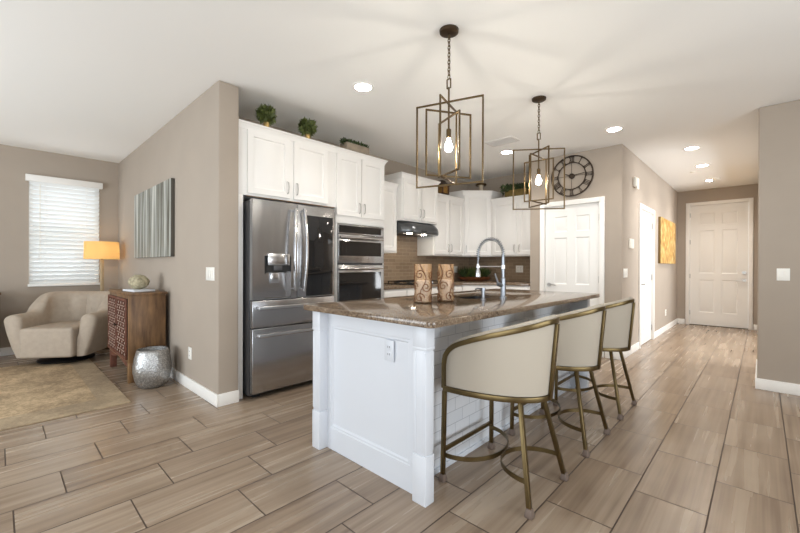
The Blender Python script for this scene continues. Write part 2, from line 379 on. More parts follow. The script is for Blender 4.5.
baseboard('baseboard_pantry', [(-2.52, D1[0]-.075, PY-BT, PY), (D1[1]+.075, HX+BT, PY-BT, PY)])
baseboard('baseboard_hall', [(HX, HX+BT, PY+.0001, D2[0]-.075), (HX, HX+BT, D2[1]+.075, FY)])
baseboard('baseboard_front', [(HX+BT, D3[0]-.075, FY-BT, FY), (D3[1]+.075, -.032, FY-BT, FY)])
baseboard('baseboard_right', [(-.032-BT, 3.2, 5.14-BT, 5.14), (-.032-BT, -.032, 5.1401, 6.2), (-.032-BT, -.032, 8.9, FY-BT)])
# casings + doors.  Local frame: x along wall, front faces -y, wall face at y=0
def casing(name, loc, rz, x0, x1, top, wd=.065):
    m = MB().box(x0-wd, x0, -.02, .0, 0, top+wd).box(x1, x1+wd, -.02, .0, 0, top+wd).box(x0, x1, -.02, .0, top, top+wd)
    m.box(x0-.012, x0-.001, 0, .12, 0, top+.009).box(x1+.001, x1+.012, 0, .12, 0, top+.009).box(x0-.012, x1+.012, 0, .12, top+.001, top+.012)
    return struct(m.build(name, M['trim'], bevel=.003, loc=loc, rz=rz))
def room_door(name, loc, rz, x0, x1, top, hinge, y=.018, lever=True):
    wd = x1-x0; a, b = x0+.13*wd/.75, x0+wd/2-.055; c, d = x0+wd/2+.055, x1-.13*wd/.75
    k = top/2.05
    zs = [(.20*k, .82*k), (.94*k, 1.60*k), (1.68*k, 1.90*k)]
    if not lever: zs = [(.27, .93), (1.06, 1.93), (2.04, 2.28)]
    ps = [(p, q, z0, z1) for p, q in ((a, b), (c, d)) for z0, z1 in zs]
    dr = MB().slab(x0+.003, x1-.003, .008, top-.003, y, .035, ps, [(.014, .009), (.022, .009), (.05, .002)]).build(name, M['door'], loc=loc, rz=rz, smooth=30)
    struct(dr)
    hx = x1 if hinge == 'r' else x0; lx = x0+.06 if hinge == 'r' else x1-.06; s = 1 if hinge == 'r' else -1
    for z in ([.2, 1.02, 1.85] if lever else [.25, 1.0, 1.7, 2.25]):
        MB().box(hx-.012, hx+.012, y-.012, y+.002, z-.045, z+.045).build('hinge', M['nickel'], dr, bevel=.002)
    h = MB(); h.rings([[(lx+.027*math.cos(q*PI/8), yy, .93+.027*math.sin(q*PI/8)) for q in range(16)] for yy in (y, y-.012)])
    h.tube([(lx, y-.01, .93), (lx, y-.055, .93)], .009); h.tube([(lx, y-.05, .93), (lx+s*.05, y-.052, .935), (lx+s*.115, y-.05, .925)], .009)
    h.build('lever_handle', M['nickel'], dr)
    return dr
casing('trim_1', (0, PY, 0), 0, D1[0], D1[1], D1[2])
room_door('door_1', (0, PY, 0), 0, D1[0], D1[1], D1[2], 'r')
# hall door: front faces +X  (local x -> +Y)
casing('trim_2', (HX, 0, 0), PI/2, D2[0], D2[1], D2[2])
d2 = room_door('door_2', (HX, 0, 0), PI/2, D2[0], D2[1], D2[2], 'r')
MB().lathe([(.001, 0), (.026, 0), (.026, .02), (.001, .02)], n=16).build('deadbolt', M['nickel'], d2).matrix_local = Matrix.Translation((D2[0]+.06, .018, 1.12)) @ Matrix.Rotation(PI/2, 4, 'X')
casing('trim_3', (0, FY, 0), 0, D3[0], D3[1], D3[2])
d3 = room_door('door_3', (0, FY, 0), 0, D3[0], D3[1], D3[2], 'l', lever=False)
MB().lathe([(.001, 0), (.03, 0), (.03, .03), (.001, .03)], n=16).build('deadbolt', M['nickel'], d3).matrix_local = Matrix.Translation((D3[1]-.06, .018, 1.08)) @ Matrix.Rotation(PI/2, 4, 'X')
MB().box(D3[0], D3[1], -.01, .02, .0, .012).build('threshold', M['bronze_dark'], d3)
# window_1 : casing box, frame and pane, outdoor-facing
wf = MB(); y0, y1, z0, z1 = W
wf.box(-7.31, -7.27, y0, y0+.04, z0, z1).box(-7.31, -7.27, y1-.04, y1, z0, z1).box(-7.31, -7.27, y0+.04, y1-.04, z0, z0+.04).box(-7.31, -7.27, y0+.04, y1-.04, z1-.04, z1).box(-7.305, -7.275, y0+.04, y1-.04, 1.60, 1.64)
wf = struct(wf.build('window_1', M['trim'], bevel=.003))
MB().quad((-7.29, y0+.04, z0+.04), (-7.29, y1-.04, z0+.04), (-7.29, y1-.04, z1-.04), (-7.29, y0+.04, z1-.04)).build('window_pane', M['pane'], wf)
struct(MB().box(-10.2, -10, -6, 8, -.5, 2.0).build('wall_blind_backdrop', plain('blind_backdrop_stucco', lin(205, 206, 205), .9), smooth=0))  # outdoor wall added to grey the gaps between the blind slats
area('daylight_blind_window', (-7.42, (y0+y1)/2, (z0+z1)/2), (PI/2, 0, -PI/2), .74, 1.4, 6, (.95, .98, 1))
bl = thing('window_blind', 'white slatted blind closed over the window behind the armchair', 'blind', (-7.2, (y0+y1)/2, z0))
hw = (y1-y0)/2
MB().box(.0, .06, -hw-.035, hw+.035, z1-z0-.012, z1-z0+.075).build('valance', M['trim'], bl, bevel=.006)
MB().box(.004, .038, -hw-.012, hw+.012, -.02, .012).build('bottom_rail', M['trim'], bl, bevel=.004)
ns = 23
for i in range(ns):
    z = .04+i*(z1-z0-.07)/(ns-1)
    a = math.radians(50); hx, hz = .032*math.cos(a), .032*math.sin(a)
    MB().prism([(.021-hx, z-hz), (.021+hx, z+hz), (.021+hx-.001, z+hz+.002), (.021-hx-.001, z-hz+.002)], -hw+.004, hw-.004, 'y').build('slat', M['slat'], bl, smooth=0)
for yy in (-.22, .22): MB().box(.046, .048, yy-.002, yy+.002, 0, z1-z0).build('ladder_cord', M['trim'], bl)
MB().tube([(.05, -.27, 1.38), (.05, -.27, .35)], .004).build('tilt_wand', M['white_plastic'], bl)
# ------------------------------------------------------------ ceiling fittings
cl0 = None
spots = [(-2.54, 2.20, 'round recessed ceiling light nearest the camera, in front of the white cabinets'),
         (-2.55, 4.81, 'round recessed ceiling light behind the second pendant, over the kitchen'),
         (-1.23, 4.83, 'round recessed ceiling light just in front of the pantry wall corner'),
         (-.68, 6.30, 'round recessed hall ceiling light, nearest of the three in the hall'),
         (-.68, 7.50, 'round recessed hall ceiling light, middle of the three in the hall'),
         (-.68, 8.86, 'round recessed hall ceiling light closest to the front door')]
for (x, y, lb), e_ in zip(spots, (34, 60, 42, 60, 60, 62)):
    if cl0 is None:
        cl0 = thing('recessed_light', lb, 'ceiling light', (x, y, H), group='recessed ceiling lights')
        MB().rings([[(r*math.cos(k*PI/16), r*math.sin(k*PI/16), z) for k in range(32)] for r, z in ((.072, -.006), (.095, -.006), (.098, 0), (.072, 0))], closed_v=True).build('trim_ring', M['trim'], cl0)
        MB().lathe([(.001, -.004), (.073, -.004), (.073, -.001), (.001, -.001)], n=32).build('diffuser', M['can'], cl0)
    else: dup(cl0, (x, y, H), label=lb)
    l = bpy.data.lights.new('recessed_lamp', 'SPOT'); l.energy = e_ * 1.0; l.spot_size = 2.3; l.spot_blend = 1; l.color = (1, .97, .93); l.shadow_soft_size = .07
    o = bpy.data.objects.new('recessed_lamp', l); C.objects.link(o); o.location = (x, y, H-.02)
v = thing('ceiling_vent', 'rectangular white louvred air vent in the ceiling behind the pendants', 'vent', (-2.37, 4.35, H))
MB().box(-.19, .19, -.11, -.085, -.012, 0).box(-.19, .19, .085, .11, -.012, 0).box(-.19, -.165, -.085, .085, -.012, 0).box(.165, .19, -.085, .085, -.012, 0).build('frame', M['vent'], v, bevel=.002)
m = MB()
for i in range(9): m.box(-.165, .165, -.08+i*.019, -.072+i*.019, -.010, -.002)
m.build('louvres', M['vent'], v); MB().box(-.165, .165, -.085, .085, -.0015, -.0005).build('duct', M['dark_hole'], v)
o = MB().lathe([(.02, -.035), (.055, -.03), (.06, 0)], n=20).build('smoke_detector', M['white_plastic'], loc=(-.60, 8.75, H)); tag(o, 'small white round smoke detector beside the farthest hall ceiling light', 'smoke detector')
o = MB().lathe([(.01, -.02), (.03, -.015), (.035, 0)], n=16).build('sprinkler_cover', M['white_plastic'], loc=(-.84, 7.9, H)); tag(o, 'tiny round white sprinkler cover on the hall ceiling between two lights', 'sprinkler')
# ------------------------------------------------------------ wall plates
def plate(name, label, cat, loc, rz, gangs=1, kind='switch', mat='plate', w=None):
    wd = w or (.07 + .046*(gangs-1)); t_ = thing(name, label, cat, loc, rz)
    MB().box(-wd/2, wd/2, -.006, 0, -.058, .058).build('cover_plate', M[mat], t_, bevel=.002)
    for g in range(gangs):
        x = (g-(gangs-1)/2)*.046
        if kind == 'switch': MB().box(x-.016, x+.016, -.010, -.006, -.033, .033).build('rocker', M[mat], t_, bevel=.0015)
        else:
            for z in (-.02, .02):
                f = MB().box(x-.016, x+.016, -.008, -.006, z-.014, z+.014).build('socket', M[mat], t_, bevel=.001)
                MB().box(x-.008, x-.005, -.009, -.0078, z-.005, z+.006).box(x+.005, x+.008, -.009, -.0078, z-.005, z+.006).build('slot', M['dark_hole'], f)
    return t_
plate('light_switch', 'wide white light switch plate on the grey wall end left of the refrigerator', 'light switch', (-3.495, 1.28, 1.12), 0, 3, w=.19)
plate('wall_outlet', 'white wall outlet low on the partition wall above the baseboard near the silver vase', 'outlet', (-4.0, 1.28, .345), 0, 1, 'socket', w=.085)
plate('light_switch', 'white double light switch plate on the wall right of the hall', 'light switch', (.145, 5.14, 1.125), 0, 2, w=.09)
plate('light_switch', 'white light switch plate on the hall wall below the thermostat', 'light switch', (HX, 5.65, 1.11), PI/2, 3, w=.19)
plate('wall_outlet', 'white outlet near the floor behind the farthest bar stool', 'outlet', (HX, 5.83, .34), PI/2, 1, 'socket')
plate('wall_outlet', 'white outlet low on the hall wall below the gold painting', 'outlet', (HX, 8.54, .34), PI/2, 1, 'socket', w=.1)
plate('wall_outlet', 'white outlet on the brown backsplash left of the corner succulents', 'outlet', (KX+.012, 5.65, 1.13), PI/2, 1, 'socket', w=.10)
plate('wall_outlet', 'white outlet on the brown backsplash behind the faucet spray head', 'outlet', (-3.70, KY-.012, 1.12), 0, 1, 'socket')
plate('wall_outlet', 'white outlet on the brown backsplash right of the faucet, near the pantry wall', 'outlet', (-2.975, KY-.012, 1.145), 0, 2, 'socket', w=.13)
plate('wall_outlet', 'white outlet set in the white end panel of the island', 'outlet', (-1.503, 1.503, .726), 0, 1, 'socket', 'island')
th = thing('thermostat', 'white square thermostat on the hall wall between corner and white door', 'thermostat', (HX, 5.91, 1.505), PI/2)
MB().box(-.10, .10, -.025, 0, -.065, .065).build('body', M['white_plastic'], th, bevel=.008); MB().box(-.06, .06, -.027, -.025, -.0, .045).build('screen', M['vent'], th)
ch = thing('door_chime', 'white door chime box high on the hall wall', 'door chime', (HX, 6.1, 2.36), PI/2)
MB().box(-.09, .09, -.045, 0, -.07, .07).build('cover', M['white_plastic'], ch, bevel=.025); MB().box(-.06, .06, -.05, -.045, -.09, .06).build('grille', M['white_plastic'], ch, bevel=.004)
# ------------------------------------------------------------ kitchen cabinets (front at local y=0 facing -y)
def pull(x, z, parent, vert=True, L=.115, y=-.02):
    m = MB(); a = L/2
    P_ = [(x, y, z-a), (x, y-.022, z-a+.008), (x, y-.028, z), (x, y-.022, z+a-.008), (x, y, z+a)] if vert else [(x-a, y, z), (x-a+.008, y-.022, z), (x, y-.028, z), (x+a-.008, y-.022, z), (x+a, y, z)]
    m.tube(P_, .005, 6); return m.build('handle', M['nickel'], parent)
STEPS = [(.003, .0), (.009, .011), (.020, .011), (.045, .001)]
def cab_door(x0, x1, z0, z1, parent, hs=None, hz=None, name='door', mat='cab'):
    b = .052
    pn = [(x0+b, x1-b, z0+b, z1-b)] if (x1-x0 > .15 and z1-z0 > .15) else []
    d = MB().slab(x0, x1, z0, z1, -.02, .02, pn, STEPS).build(name, M[mat], parent, smooth=25)
    if hs: pull(x0+.028 if hs == 'l' else x1-.028, hz if hz is not None else z0+.10, d)
    return d
def drawer(x0, x1, z0, z1, parent):
    d = MB().box(x0, x1, -.02, 0, z0, z1).build('drawer', M['cab'], parent, bevel=.003); pull((x0+x1)/2, (z0+z1)/2, d, False); return d
def crown(pts, parent, z, out=.034, h=.045):
    # pts: front polyline (local) with outward normals computed; open ends go back to the wall
    prof = [(0, -.02), (.006, -.016), (.008, -.003), (out*.7, h*.6), (out, h*.75), (out, h), (-.01, h), (-.01, -.02)]
    P2 = [Vector(p) for p in pts]; n = len(P2); rings = []
    for i in range(n):
        ds = []
        if i > 0: ds.append((P2[i]-P2[i-1]).normalized())
        if i < n-1: ds.append((P2[i+1]-P2[i]).normalized())
        ns_ = [Vector((d.y, -d.x)) for d in ds]; nn = sum(ns_, Vector((0, 0))).normalized(); k = 1/max(.3, nn.dot(ns_[0]))
        rings.append([(P2[i].x+nn.x*a*k, P2[i].y+nn.y*a*k, z+b) for a, b in prof])
    return MB().rings(rings).build('crown_moulding', M['cab'], parent, smooth=25)
def cabinet(label, loc, rz, w, d, z0, z1, doors, cr=True, name='wall_cabinet', cat='cabinet', group=None, crpts=None):
    t_ = thing(name, label, cat, loc, rz, group)
    MB().box(0, w, 0, d, z0, z1).build('cabinet_box', M['cab'], t_, bevel=.002)
    for x0, x1, a, b, hs in doors: cab_door(x0, x1, a, b, t_, hs)
    if cr: crown(crpts or [(0, d), (0, 0), (w, 0), (w, d)], t_, z1)
    return t_
Q = PI/2
CX = -3.38
# tall surround: refrigerator side panels belong to the over-fridge cabinet
t_ = thing('wall_cabinet', 'white two door cabinet mounted above the refrigerator, crown topped, two round topiaries on it', 'cabinet', (CX, 1.503, 0), Q)
MB().box(-.045, 1.037, 0, .61, 1.83, 2.44).build('cabinet_box', M['cab'], t_, bevel=.002)
MB().box(-.045, .012, 0, .61, 0, 1.8299).build('side_panel', M['cab'], t_, bevel=.001)
MB().box(.037, 1.02, .0, .02, 1.822, 1.8299).build('bottom_rail', M['mango'], t_)
cab_door(.045, .47, 1.852, 2.425, t_, 'r'); cab_door(.515, .92, 1.852, 2.425, t_, 'l')
crown([(-.045, 0), (1.037, 0)], t_, 2.44)
t_ = thing('oven_cabinet', 'tall white cabinet holding the built-in ovens, two doors above them', 'cabinet', (CX, 2.541, 0), Q)
TW = .729
MB().box(0, TW, 0, .61, 1.665, 2.44).box(0, TW, .0, .61, .10, .52).box(0, .018, 0, .61, .52, 1.665).box(TW-.018, TW, 0, .61, .52, 1.665).box(.018, TW-.018, .59, .61, .52, 1.665).box(.02, TW-.02, .06, .6, 0, .10).build('cabinet_box', M['cab'], t_, bevel=.001)
cab_door(.0, .345, 1.752, 2.425, t_, 'r'); cab_door(.36, .716, 1.752, 2.425, t_, 'l'); drawer(.02, TW-.02, .13, .50, t_)
crown([(0, 0), (TW, 0), (TW, .61)], t_, 2.44)
cabinet('narrow white wall cabinet between the oven cabinet and the range hood', (KX+.33, 3.272, 0), Q, .528, .33, 1.37, 2.275, [(.03, .50, 1.40, 2.255, 'l')], crpts=[(0, 0), (.528, 0)])
cabinet('white two door cabinet above the range hood', (KX+.42, 3.802, 0), Q, .796, .42, 1.82, 2.425, [(.02, .388, 1.845, 2.40, 'r'), (.408, .776, 1.845, 2.40, 'l')])
cabinet('white two door wall cabinet right of the range hood, lantern standing on it', (KX+.33, 4.60, 0), Q, .808, .33, 1.355, 2.275, [(.03, .395, 1.38, 2.255, 'r'), (.415, .78, 1.38, 2.255, 'l')], crpts=[(0, 0), (.808, 0)])
# corner cabinet: pentagon plan, diagonal front
t_ = thing('wall_cabinet', 'taller white diagonal corner wall cabinet with single door', 'cabinet', (0, 0, 0))
A_, B_ = (KX+.33, 5.411), (-3.33, 5.75)
MB().prism([(KX, 5.411), A_, B_, (-3.33, KY), (KX, KY)], 1.355, 2.42).build('cabinet_box', M['cab'], t_, bevel=.001)
L_ = math.hypot(B_[0]-A_[0], B_[1]-A_[1])
dd = MB().slab(0.025, L_-.025, 1.38, 2.40, -.02, .02, [(.08, L_-.08, 1.435, 2.345)], STEPS).build('door', M['cab'], t_, smooth=25, loc=(A_[0], A_[1], 0), rz=PI/4)
pull(.055, 1.48, dd)
crown([(KX, 5.411), A_, B_, (-3.33, KY)], t_, 2.42)
cabinet('white two door wall cabinet right of the diagonal corner cabinet, green planter on top', (-3.328, 5.75, 0), 0, .807, .33, 1.355, 2.275, [(.03, .46, 1.38, 2.255, 'r'), (.49, .79, 1.38, 2.255, 'l')], crpts=[(0, 0), (.807, 0)])
# base cabinets
def basecab(label, loc, rz, w, d, n, dr=True):
    t_ = thing('base_cabinet', label, 'cabinet', loc, rz)
    MB().box(0, w, 0, d, .10, .895).box(0, w, .06, d, 0, .10).build('cabinet_box', M['cab'], t_, bevel=.001)
    for i in range(n):
        a, b = i*w/n+.012, (i+1)*w/n-.012
        drawer(a, b, .73, .875, t_); cab_door(a, b, .13, .715, t_, 'r' if i % 2 == 0 else 'l', .62)
    return t_
basecab('white base cabinets below the cooktop counter', (-3.40, 3.272, 0), Q, 1.70, .57, 4)
t_ = thing('base_cabinet', 'white diagonal corner base cabinet behind the island', 'cabinet')
MB().prism([(KX+.03, 4.975), (-3.40, 4.975), (-2.905, 5.47), (-2.905, KY-.03), (KX+.03, KY-.03)], .10, .895).build('cabinet_box', M['cab'], t_)
dd = MB().slab(.02, .68, .73, .875, -.02, .02, [], STEPS).build('drawer', M['cab'], t_, loc=(-3.40, 4.975, 0), rz=PI/4); pull(.35, .80, dd, False)
dd = MB().slab(.02, .68, .13, .715, -.02, .02, [(.07, .63, .18, .66)], STEPS).build('door', M['cab'], t_, loc=(-3.40, 4.975, 0), rz=PI/4); pull(.07, .62, dd)
basecab('white base cabinet beside the pantry wall', (-2.903, 5.47, 0), 0, .38, .57, 1)
ct = MB().prism([(KX, 3.272), (-3.37, 3.272), (-3.37, 4.963), (-2.893, 5.44), (-2.521, 5.44), (-2.521, KY), (KX, KY)], .8955, .935).build('countertop', M['granite'], bevel=.004)
tag(ct, 'brown granite counter running along the back kitchen walls', 'countertop')
struct(MB().box(KX, KX+.012, 3.272, KY, .936, 1.353).box(KX, KX+.012, 3.80, 4.60, 1.353, 1.66).build('trim_4', M['splash_y'], smooth=0))
struct(MB().box(KX+.012, -2.521, KY-.012, KY, .936, 1.353).build('trim_5', M['splash_x'], smooth=0))
# hood
hd = thing('range_hood', 'dark stainless under-cabinet range hood with two lit lamps', 'range hood', (KX+.012, 3.81, 0), Q)
# local x along wall (0..w), y: front -> negative ; wall at y=0 ; depth .50
hw_ = .81; rings = []
for i in range(25):
    u = i/24; x = u*hw_; e = min(u, 1-u)*2; bow = .50-.10*(1-min(1, e*2.2))**2.2
    top = 1.818-.0*(1-e)
    rings.append([(x, 0, 1.65), (x, 0, top), (x, -(bow-.14), top), (x, -(bow-.06), top-.03), (x, -(bow-.015), top-.075), (x, -bow, top-.12), (x, -bow, 1.665), (x, -(bow-.012), 1.65)])
MB().rings(rings).build('hood_body', plain('hood_steel', (.16, .17, .18, 1), .3, .9), hd, smooth=40)
for x in (.16, .50):
    MB().lathe([(.001, 1.643), (.035, 1.643), (.035, 1.65), (.001, 1.65)], c=(x, -.40 if x < .3 else -.38), n=16).build('hood_lamp', M['hoodlamp'], hd)
MB().box(.10, .68, -.34, -.05, 1.644, 1.65).build('filter', M['steel_dark'], hd)
MB().box(.3, .42, -.503, -.498, 1.675, 1.69).build('control_strip', M['black'], hd)
# cooktop
ck = thing('cooktop', 'black gas cooktop set in the back counter below the range hood', 'cooktop', (KX+.33, 4.15, .935), Q)
MB().box(-.36, .36, -.25, .24, 0, .012).build('glass_top', M['black_glass'], ck, bevel=.004)
for x in (-.22, .22):
    for y in (-.12, .12):
        bn = MB().lathe([(.045, .012), (.045, .022), (.03, .028), (.001, .028)], c=(x, y), n=16).build('burner', M['black'], ck)
for x in (-.22, .0, .22):
    m = MB()
    for y in (-.2, 0, .2): m.box(x-.1, x+.1, y-.006, y+.006, .035, .045)
    for xx in (-.09, .0, .09): m.box(x+xx-.006, x+xx+.006, -.2, .2, .035, .045)
    for xx in (-.09, .09):
        for y in (-.2, .2): m.box(x+xx-.006, x+xx+.006, y-.006, y+.006, .012, .036)
    m.build('grate', M['black'], ck)
for i in range(5): MB().lathe([(.016, .012), (.014, .034), (.001, .034)], c=(-.16+i*.08, -.225), n=12).build('control_knob', M['steel_bright'], ck)
# ------------------------------------------------------------ refrigerator   local x 0..w along +Y, front y=-? faces
fr = thing('refrigerator', 'stainless french door refrigerator with water dispenser and dark glass panel', 'refrigerator', (-3.25, 1.535, 0), Q)
FWd = .90; G = .005
MB().box(0, FWd, .055, .70, .03, 1.775).build('cabinet_body', M['steel_dark'], fr, bevel=.004)
MB().box(.05, .12, .08, .14, 0, .03).box(FWd-.12, FWd-.05, .08, .14, 0, .03).build('feet', M['black'], fr)
def steel_door(x0, x1, z0, z1, name, hole=None):
    m = MB()
    if hole:
        hx0, hx1, hz0, hz1 = hole
        xs = [x0, hx0, hx1, x1]; zs = [z0, hz0, hz1, z1]
        for i in range(3):
            for j in range(3):
                if i == 1 and j == 1: continue
                m.quad((xs[i], 0, zs[j]), (xs[i+1], 0, zs[j]), (xs[i+1], 0, zs[j+1]), (xs[i], 0, zs[j+1]))
        # back and rim
        m.quad((x0, .052, z0), (x0, .052, z1), (x1, .052, z1), (x1, .052, z0))
        m.quad((x0, 0, z0), (x0, 0, z1), (x0, .052, z1), (x0, .052, z0)); m.quad((x1, 0, z0), (x1, .052, z0), (x1, .052, z1), (x1, 0, z1))
        m.quad((x0, 0, z1), (x1, 0, z1), (x1, .052, z1), (x0, .052, z1)); m.quad((x0, 0, z0), (x0, .052, z0), (x1, .052, z0), (x1, 0, z0))
        return m.build(name, M['steel'], fr, weld=True, smooth=30)
    m.box(x0, x1, 0, .052, z0, z1); return m.build(name, M['steel'], fr, bevel=.006)
zc, zd = .880, .632
hol = (.118, .385, .895, 1.282)
dl = steel_door(G, .45-G/2, zc+.006, 1.785, 'door', hol)
# dispenser niche
m = MB(); a, b, c_, d_ = hol
m.quad((a, .045, c_), (b, .045, c_), (b, .045, d_), (a, .045, d_)); m.quad((a, 0, c_), (a, .045, c_), (a, .045, d_), (a, 0, d_)); m.quad((b, 0, c_), (b, 0, d_), (b, .045, d_), (b, .045, c_))
m.quad((a, 0, d_), (a, .045, d_), (b, .045, d_), (b, 0, d_)); m.quad((a, 0, c_), (b, 0, c_), (b, .045, c_), (a, .045, c_))
m.build('dispenser_niche', M['steel'], dl)
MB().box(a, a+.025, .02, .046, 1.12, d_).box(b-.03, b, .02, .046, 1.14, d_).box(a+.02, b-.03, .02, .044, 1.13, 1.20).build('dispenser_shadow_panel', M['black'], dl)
MB().box(a+.028, b-.018, -.012, .04, 1.195, 1.305).build('dispenser_panel', M['steel_bright'], dl, bevel=.006)
MB().box(a+.09, b-.09, .0, .04, 1.15, 1.195).build('dispenser_nozzle', M['steel_dark'], dl, bevel=.003)
MB().box(a+.075, a+.165, .03, .04, 1.03, 1.145).build('dispenser_paddle', M['steel_bright'], dl, bevel=.006)
dr_ = steel_door(.45+G/2, FWd-G, zc+.006, 1.785, 'door')
dr_['label'] = 'right refrigerator door with black glass panel'
gp = MB().box(.55, .868, -.004, .01, .896, 1.690).build('glass_panel', M['black_glass'], dr_, bevel=.002)
def barc(x, z0, z1, parent, bow=.0, sx=0):
    pts = []; nn = 14
    for i in range(nn+1):
        u = i/nn; z = z0+(z1-z0)*u
        pts.append((x+sx*math.sin(PI*u), -.05-bow*math.sin(PI*u), z))
    m = MB().tube(pts, 0, sq=(.022, .026), up=(0, 1, 0)); m.tube([(x, 0, z0+.02), (x, -.05, z0+.02)], .010).tube([(x, 0, z1-.02), (x, -.05, z1-.02)], .010)
    return m.build('handle', M['steel_bright'], parent, bevel=.004)
barc(.405, .955, 1.735, dl, .022, -.018); barc(.497, .945, 1.745, dr_, .022, .018)
m1 = steel_door(G, FWd-G, zd+.006, zc-.002, 'drawer'); m2 = steel_door(G, FWd-G, .055, zd-.004, 'drawer')
for mm, z in ((m1, .815), (m2, .570)):
    m = MB().tube([(.04, -.05, z), (FWd/2, -.056, z), (FWd-.04, -.05, z)], 0, sq=(.024, .030), up=(0, 0, 1))
    m.box(.05, .08, -.045, .0, z-.012, z+.012).box(FWd-.08, FWd-.05, -.045, .0, z-.012, z+.012); m.build('handle', M['steel_bright'], mm, bevel=.004)
# ------------------------------------------------------------ ovens
ov = thing('wall_oven', 'built-in stainless microwave and oven stack with black glass doors', 'oven', (CX, 2.560, 0), Q)
OW = .69
MB().box(.0, OW, .0, .57, .53, 1.655).build('oven_body', M['steel_dark'], ov)
MB().box(.0, OW, -.022, 0, 1.545, 1.655).build('control_panel', M['steel'], ov, bevel=.002)
MB().box(.01, OW-.05, -.025, -.022, 1.563, 1.642).build('touch_screen', M['black_glass'], ov)
def ovdoor(z0, z1, wz0, wz1, hz):
    d = MB().box(0, OW, -.024, 0, z0, z1).build('oven_door', M['steel'], ov, bevel=.003)
    MB().box(.01, OW-.05, -.027, -.023, wz0, wz1).build('window_glass', M['black_glass'], d)
    m = MB().tube([(.0, -.055, hz), (OW-.045, -.055, hz)], .012, 10).box(.03, .055, -.06, -.022, hz-.01, hz+.01).box(OW-.085, OW-.06, -.06, -.022, hz-.01, hz+.01)
    m.build('handle', M['steel_bright'], d); return d
ovdoor(1.225, 1.542, 1.305, 1.470, 1.508); ovdoor(.54, 1.202, .775, 1.12, 1.165)
# ------------------------------------------------------------ things on the cabinets
def leaves(m, c, rad, n, size, sc=(1, 1, 1), shell=.6):
    for _ in range(n):
        d = Vector((random.gauss(0, 1), random.gauss(0, 1), random.gauss(0, 1))).normalized(); r = shell+(1-shell)*random.random()
        p = Vector((c[0]+d.x*rad*r*sc[0], c[1]+d.y*rad*r*sc[1], c[2]+d.z*rad*r*sc[2]))
        a = Vector((random.gauss(0, 1), random.gauss(0, 1), random.gauss(0, 1))).normalized(); b = d.cross(a).normalized(); a = (d*.6+b.cross(d)*.8).normalized()
        s_ = size*(.7+.6*random.random())
        m.bm.faces.new([m.bm.verts.new(q) for q in (p-b*s_*.45, p+a*s_*.5-b*s_*.1, p+a*s_, p+b*s_*.45)])
    return m
def topiary(loc, label):
    t_ = thing('topiary', label, 'potted plant', loc)
    MB().lathe([(.020, 0), (.026, .004), (.028, .055), (.024, .055), (.02, .05)], n=16).build('pot', M['gold_pot'], t_)
    MB().tube([(0, 0, .04), (0, 0, .11)], .005).build('stem', M['darkwood'], t_)
    m = MB().sphere((0, 0, .125), .050, 10); leaves(m, (0, 0, .125), .080, 300, .046); m.build('foliage', M['leaf'], t_, smooth=0)
    return t_
ZT = 2.487
topiary((-3.40, 1.745, ZT), 'round green topiary on the white cabinet, left of the two')
topiary((-3.40, 2.195, ZT), 'round green topiary on the white cabinet, right of the two')
pb = thing('planter_box', 'weathered grey wooden planter box with green plants above the ovens', 'planter', (-3.405, 2.83, ZT))
MB().box(-.06, .06, -.17, .17, 0, .085).build('box', M['greybox'], pb, bevel=.004)
m = MB()
for i in range(9): leaves(m, (0, -.16+i*.04, .095), .042, 60, .028)
m.build('foliage', M['leaf_dark'], pb, smooth=0)
ln = thing('lantern', 'dark wooden candle lantern with pitched roof on the white wall cabinet', 'lantern', (-3.70, 4.86, 2.322))
MB().box(-.085, .085, -.085, .085, 0, .02).build('base', M['bronze_dark'], ln, bevel=.003)
for x in (-.075, .075):
    for y in (-.075, .075): MB().box(x-.009, x+.009, y-.009, y+.009, .02, .14).build('post', M['darkwood'], ln)
MB().box(-.065, .065, -.065, .065, .02, .14).build('amber_pane', plain('lantern_pane', lin(140, 104, 50), .4, noise=.4), ln)
MB().rings([[(r*a, r*b, z) for a, b in ((-1, -1), (1, -1), (1, 1), (-1, 1))] for r, z in ((.1, .14), (.1, .15), (.045, .2), (.04, .225), (.01, .235))]).build('roof', M['iron'], ln)
cs = thing('pedestal_stand', 'cream pedestal stand with a flat brown top on the corner cabinet', 'decoration', (-3.60, 5.86, 2.467))
MB().lathe([(.05, 0), (.05, .01), (.035, .03), (.035, .12), (.05, .14)], n=20).build('stem', plain('cream_ceramic', lin(206, 190, 168), .5), cs)
MB().lathe([(.001, .14), (.09, .14), (.095, .155), (.09, .17), (.001, .17)], n=24).build('top_plate', M['bronze'], cs)
pb = thing('planter_box', 'olive wooden planter box with dark greenery on the cabinet beside the pantry wall', 'planter', (-2.93, 5.88, 2.322))
MB().box(-.19, .19, -.06, .06, 0, .125).build('box', M['greenbox'], pb, bevel=.004)
m = MB()
for i in range(10): leaves(m, (-.17+i*.037, 0, .16), .06, 90, .04)
leaves(m, (-.19, -.02, .15), .09, 90, .05)
m.build('foliage', M['leaf_dark'], pb, smooth=0)
tr = thing('succulent_bowl', 'long shallow wooden bowl of succulents in the back counter corner', 'planter', (-3.66, 5.76, .935), math.radians(43))
MB().rings([[(a*math.cos(k*PI/14), b*math.sin(k*PI/14), z) for k in range(28)] for a, b, z in ((.17, .06, 0), (.25, .09, .02), (.29, .11, .065), (.27, .095, .065), (.22, .07, .03))]).build('bowl', M['bowlwood'], tr)
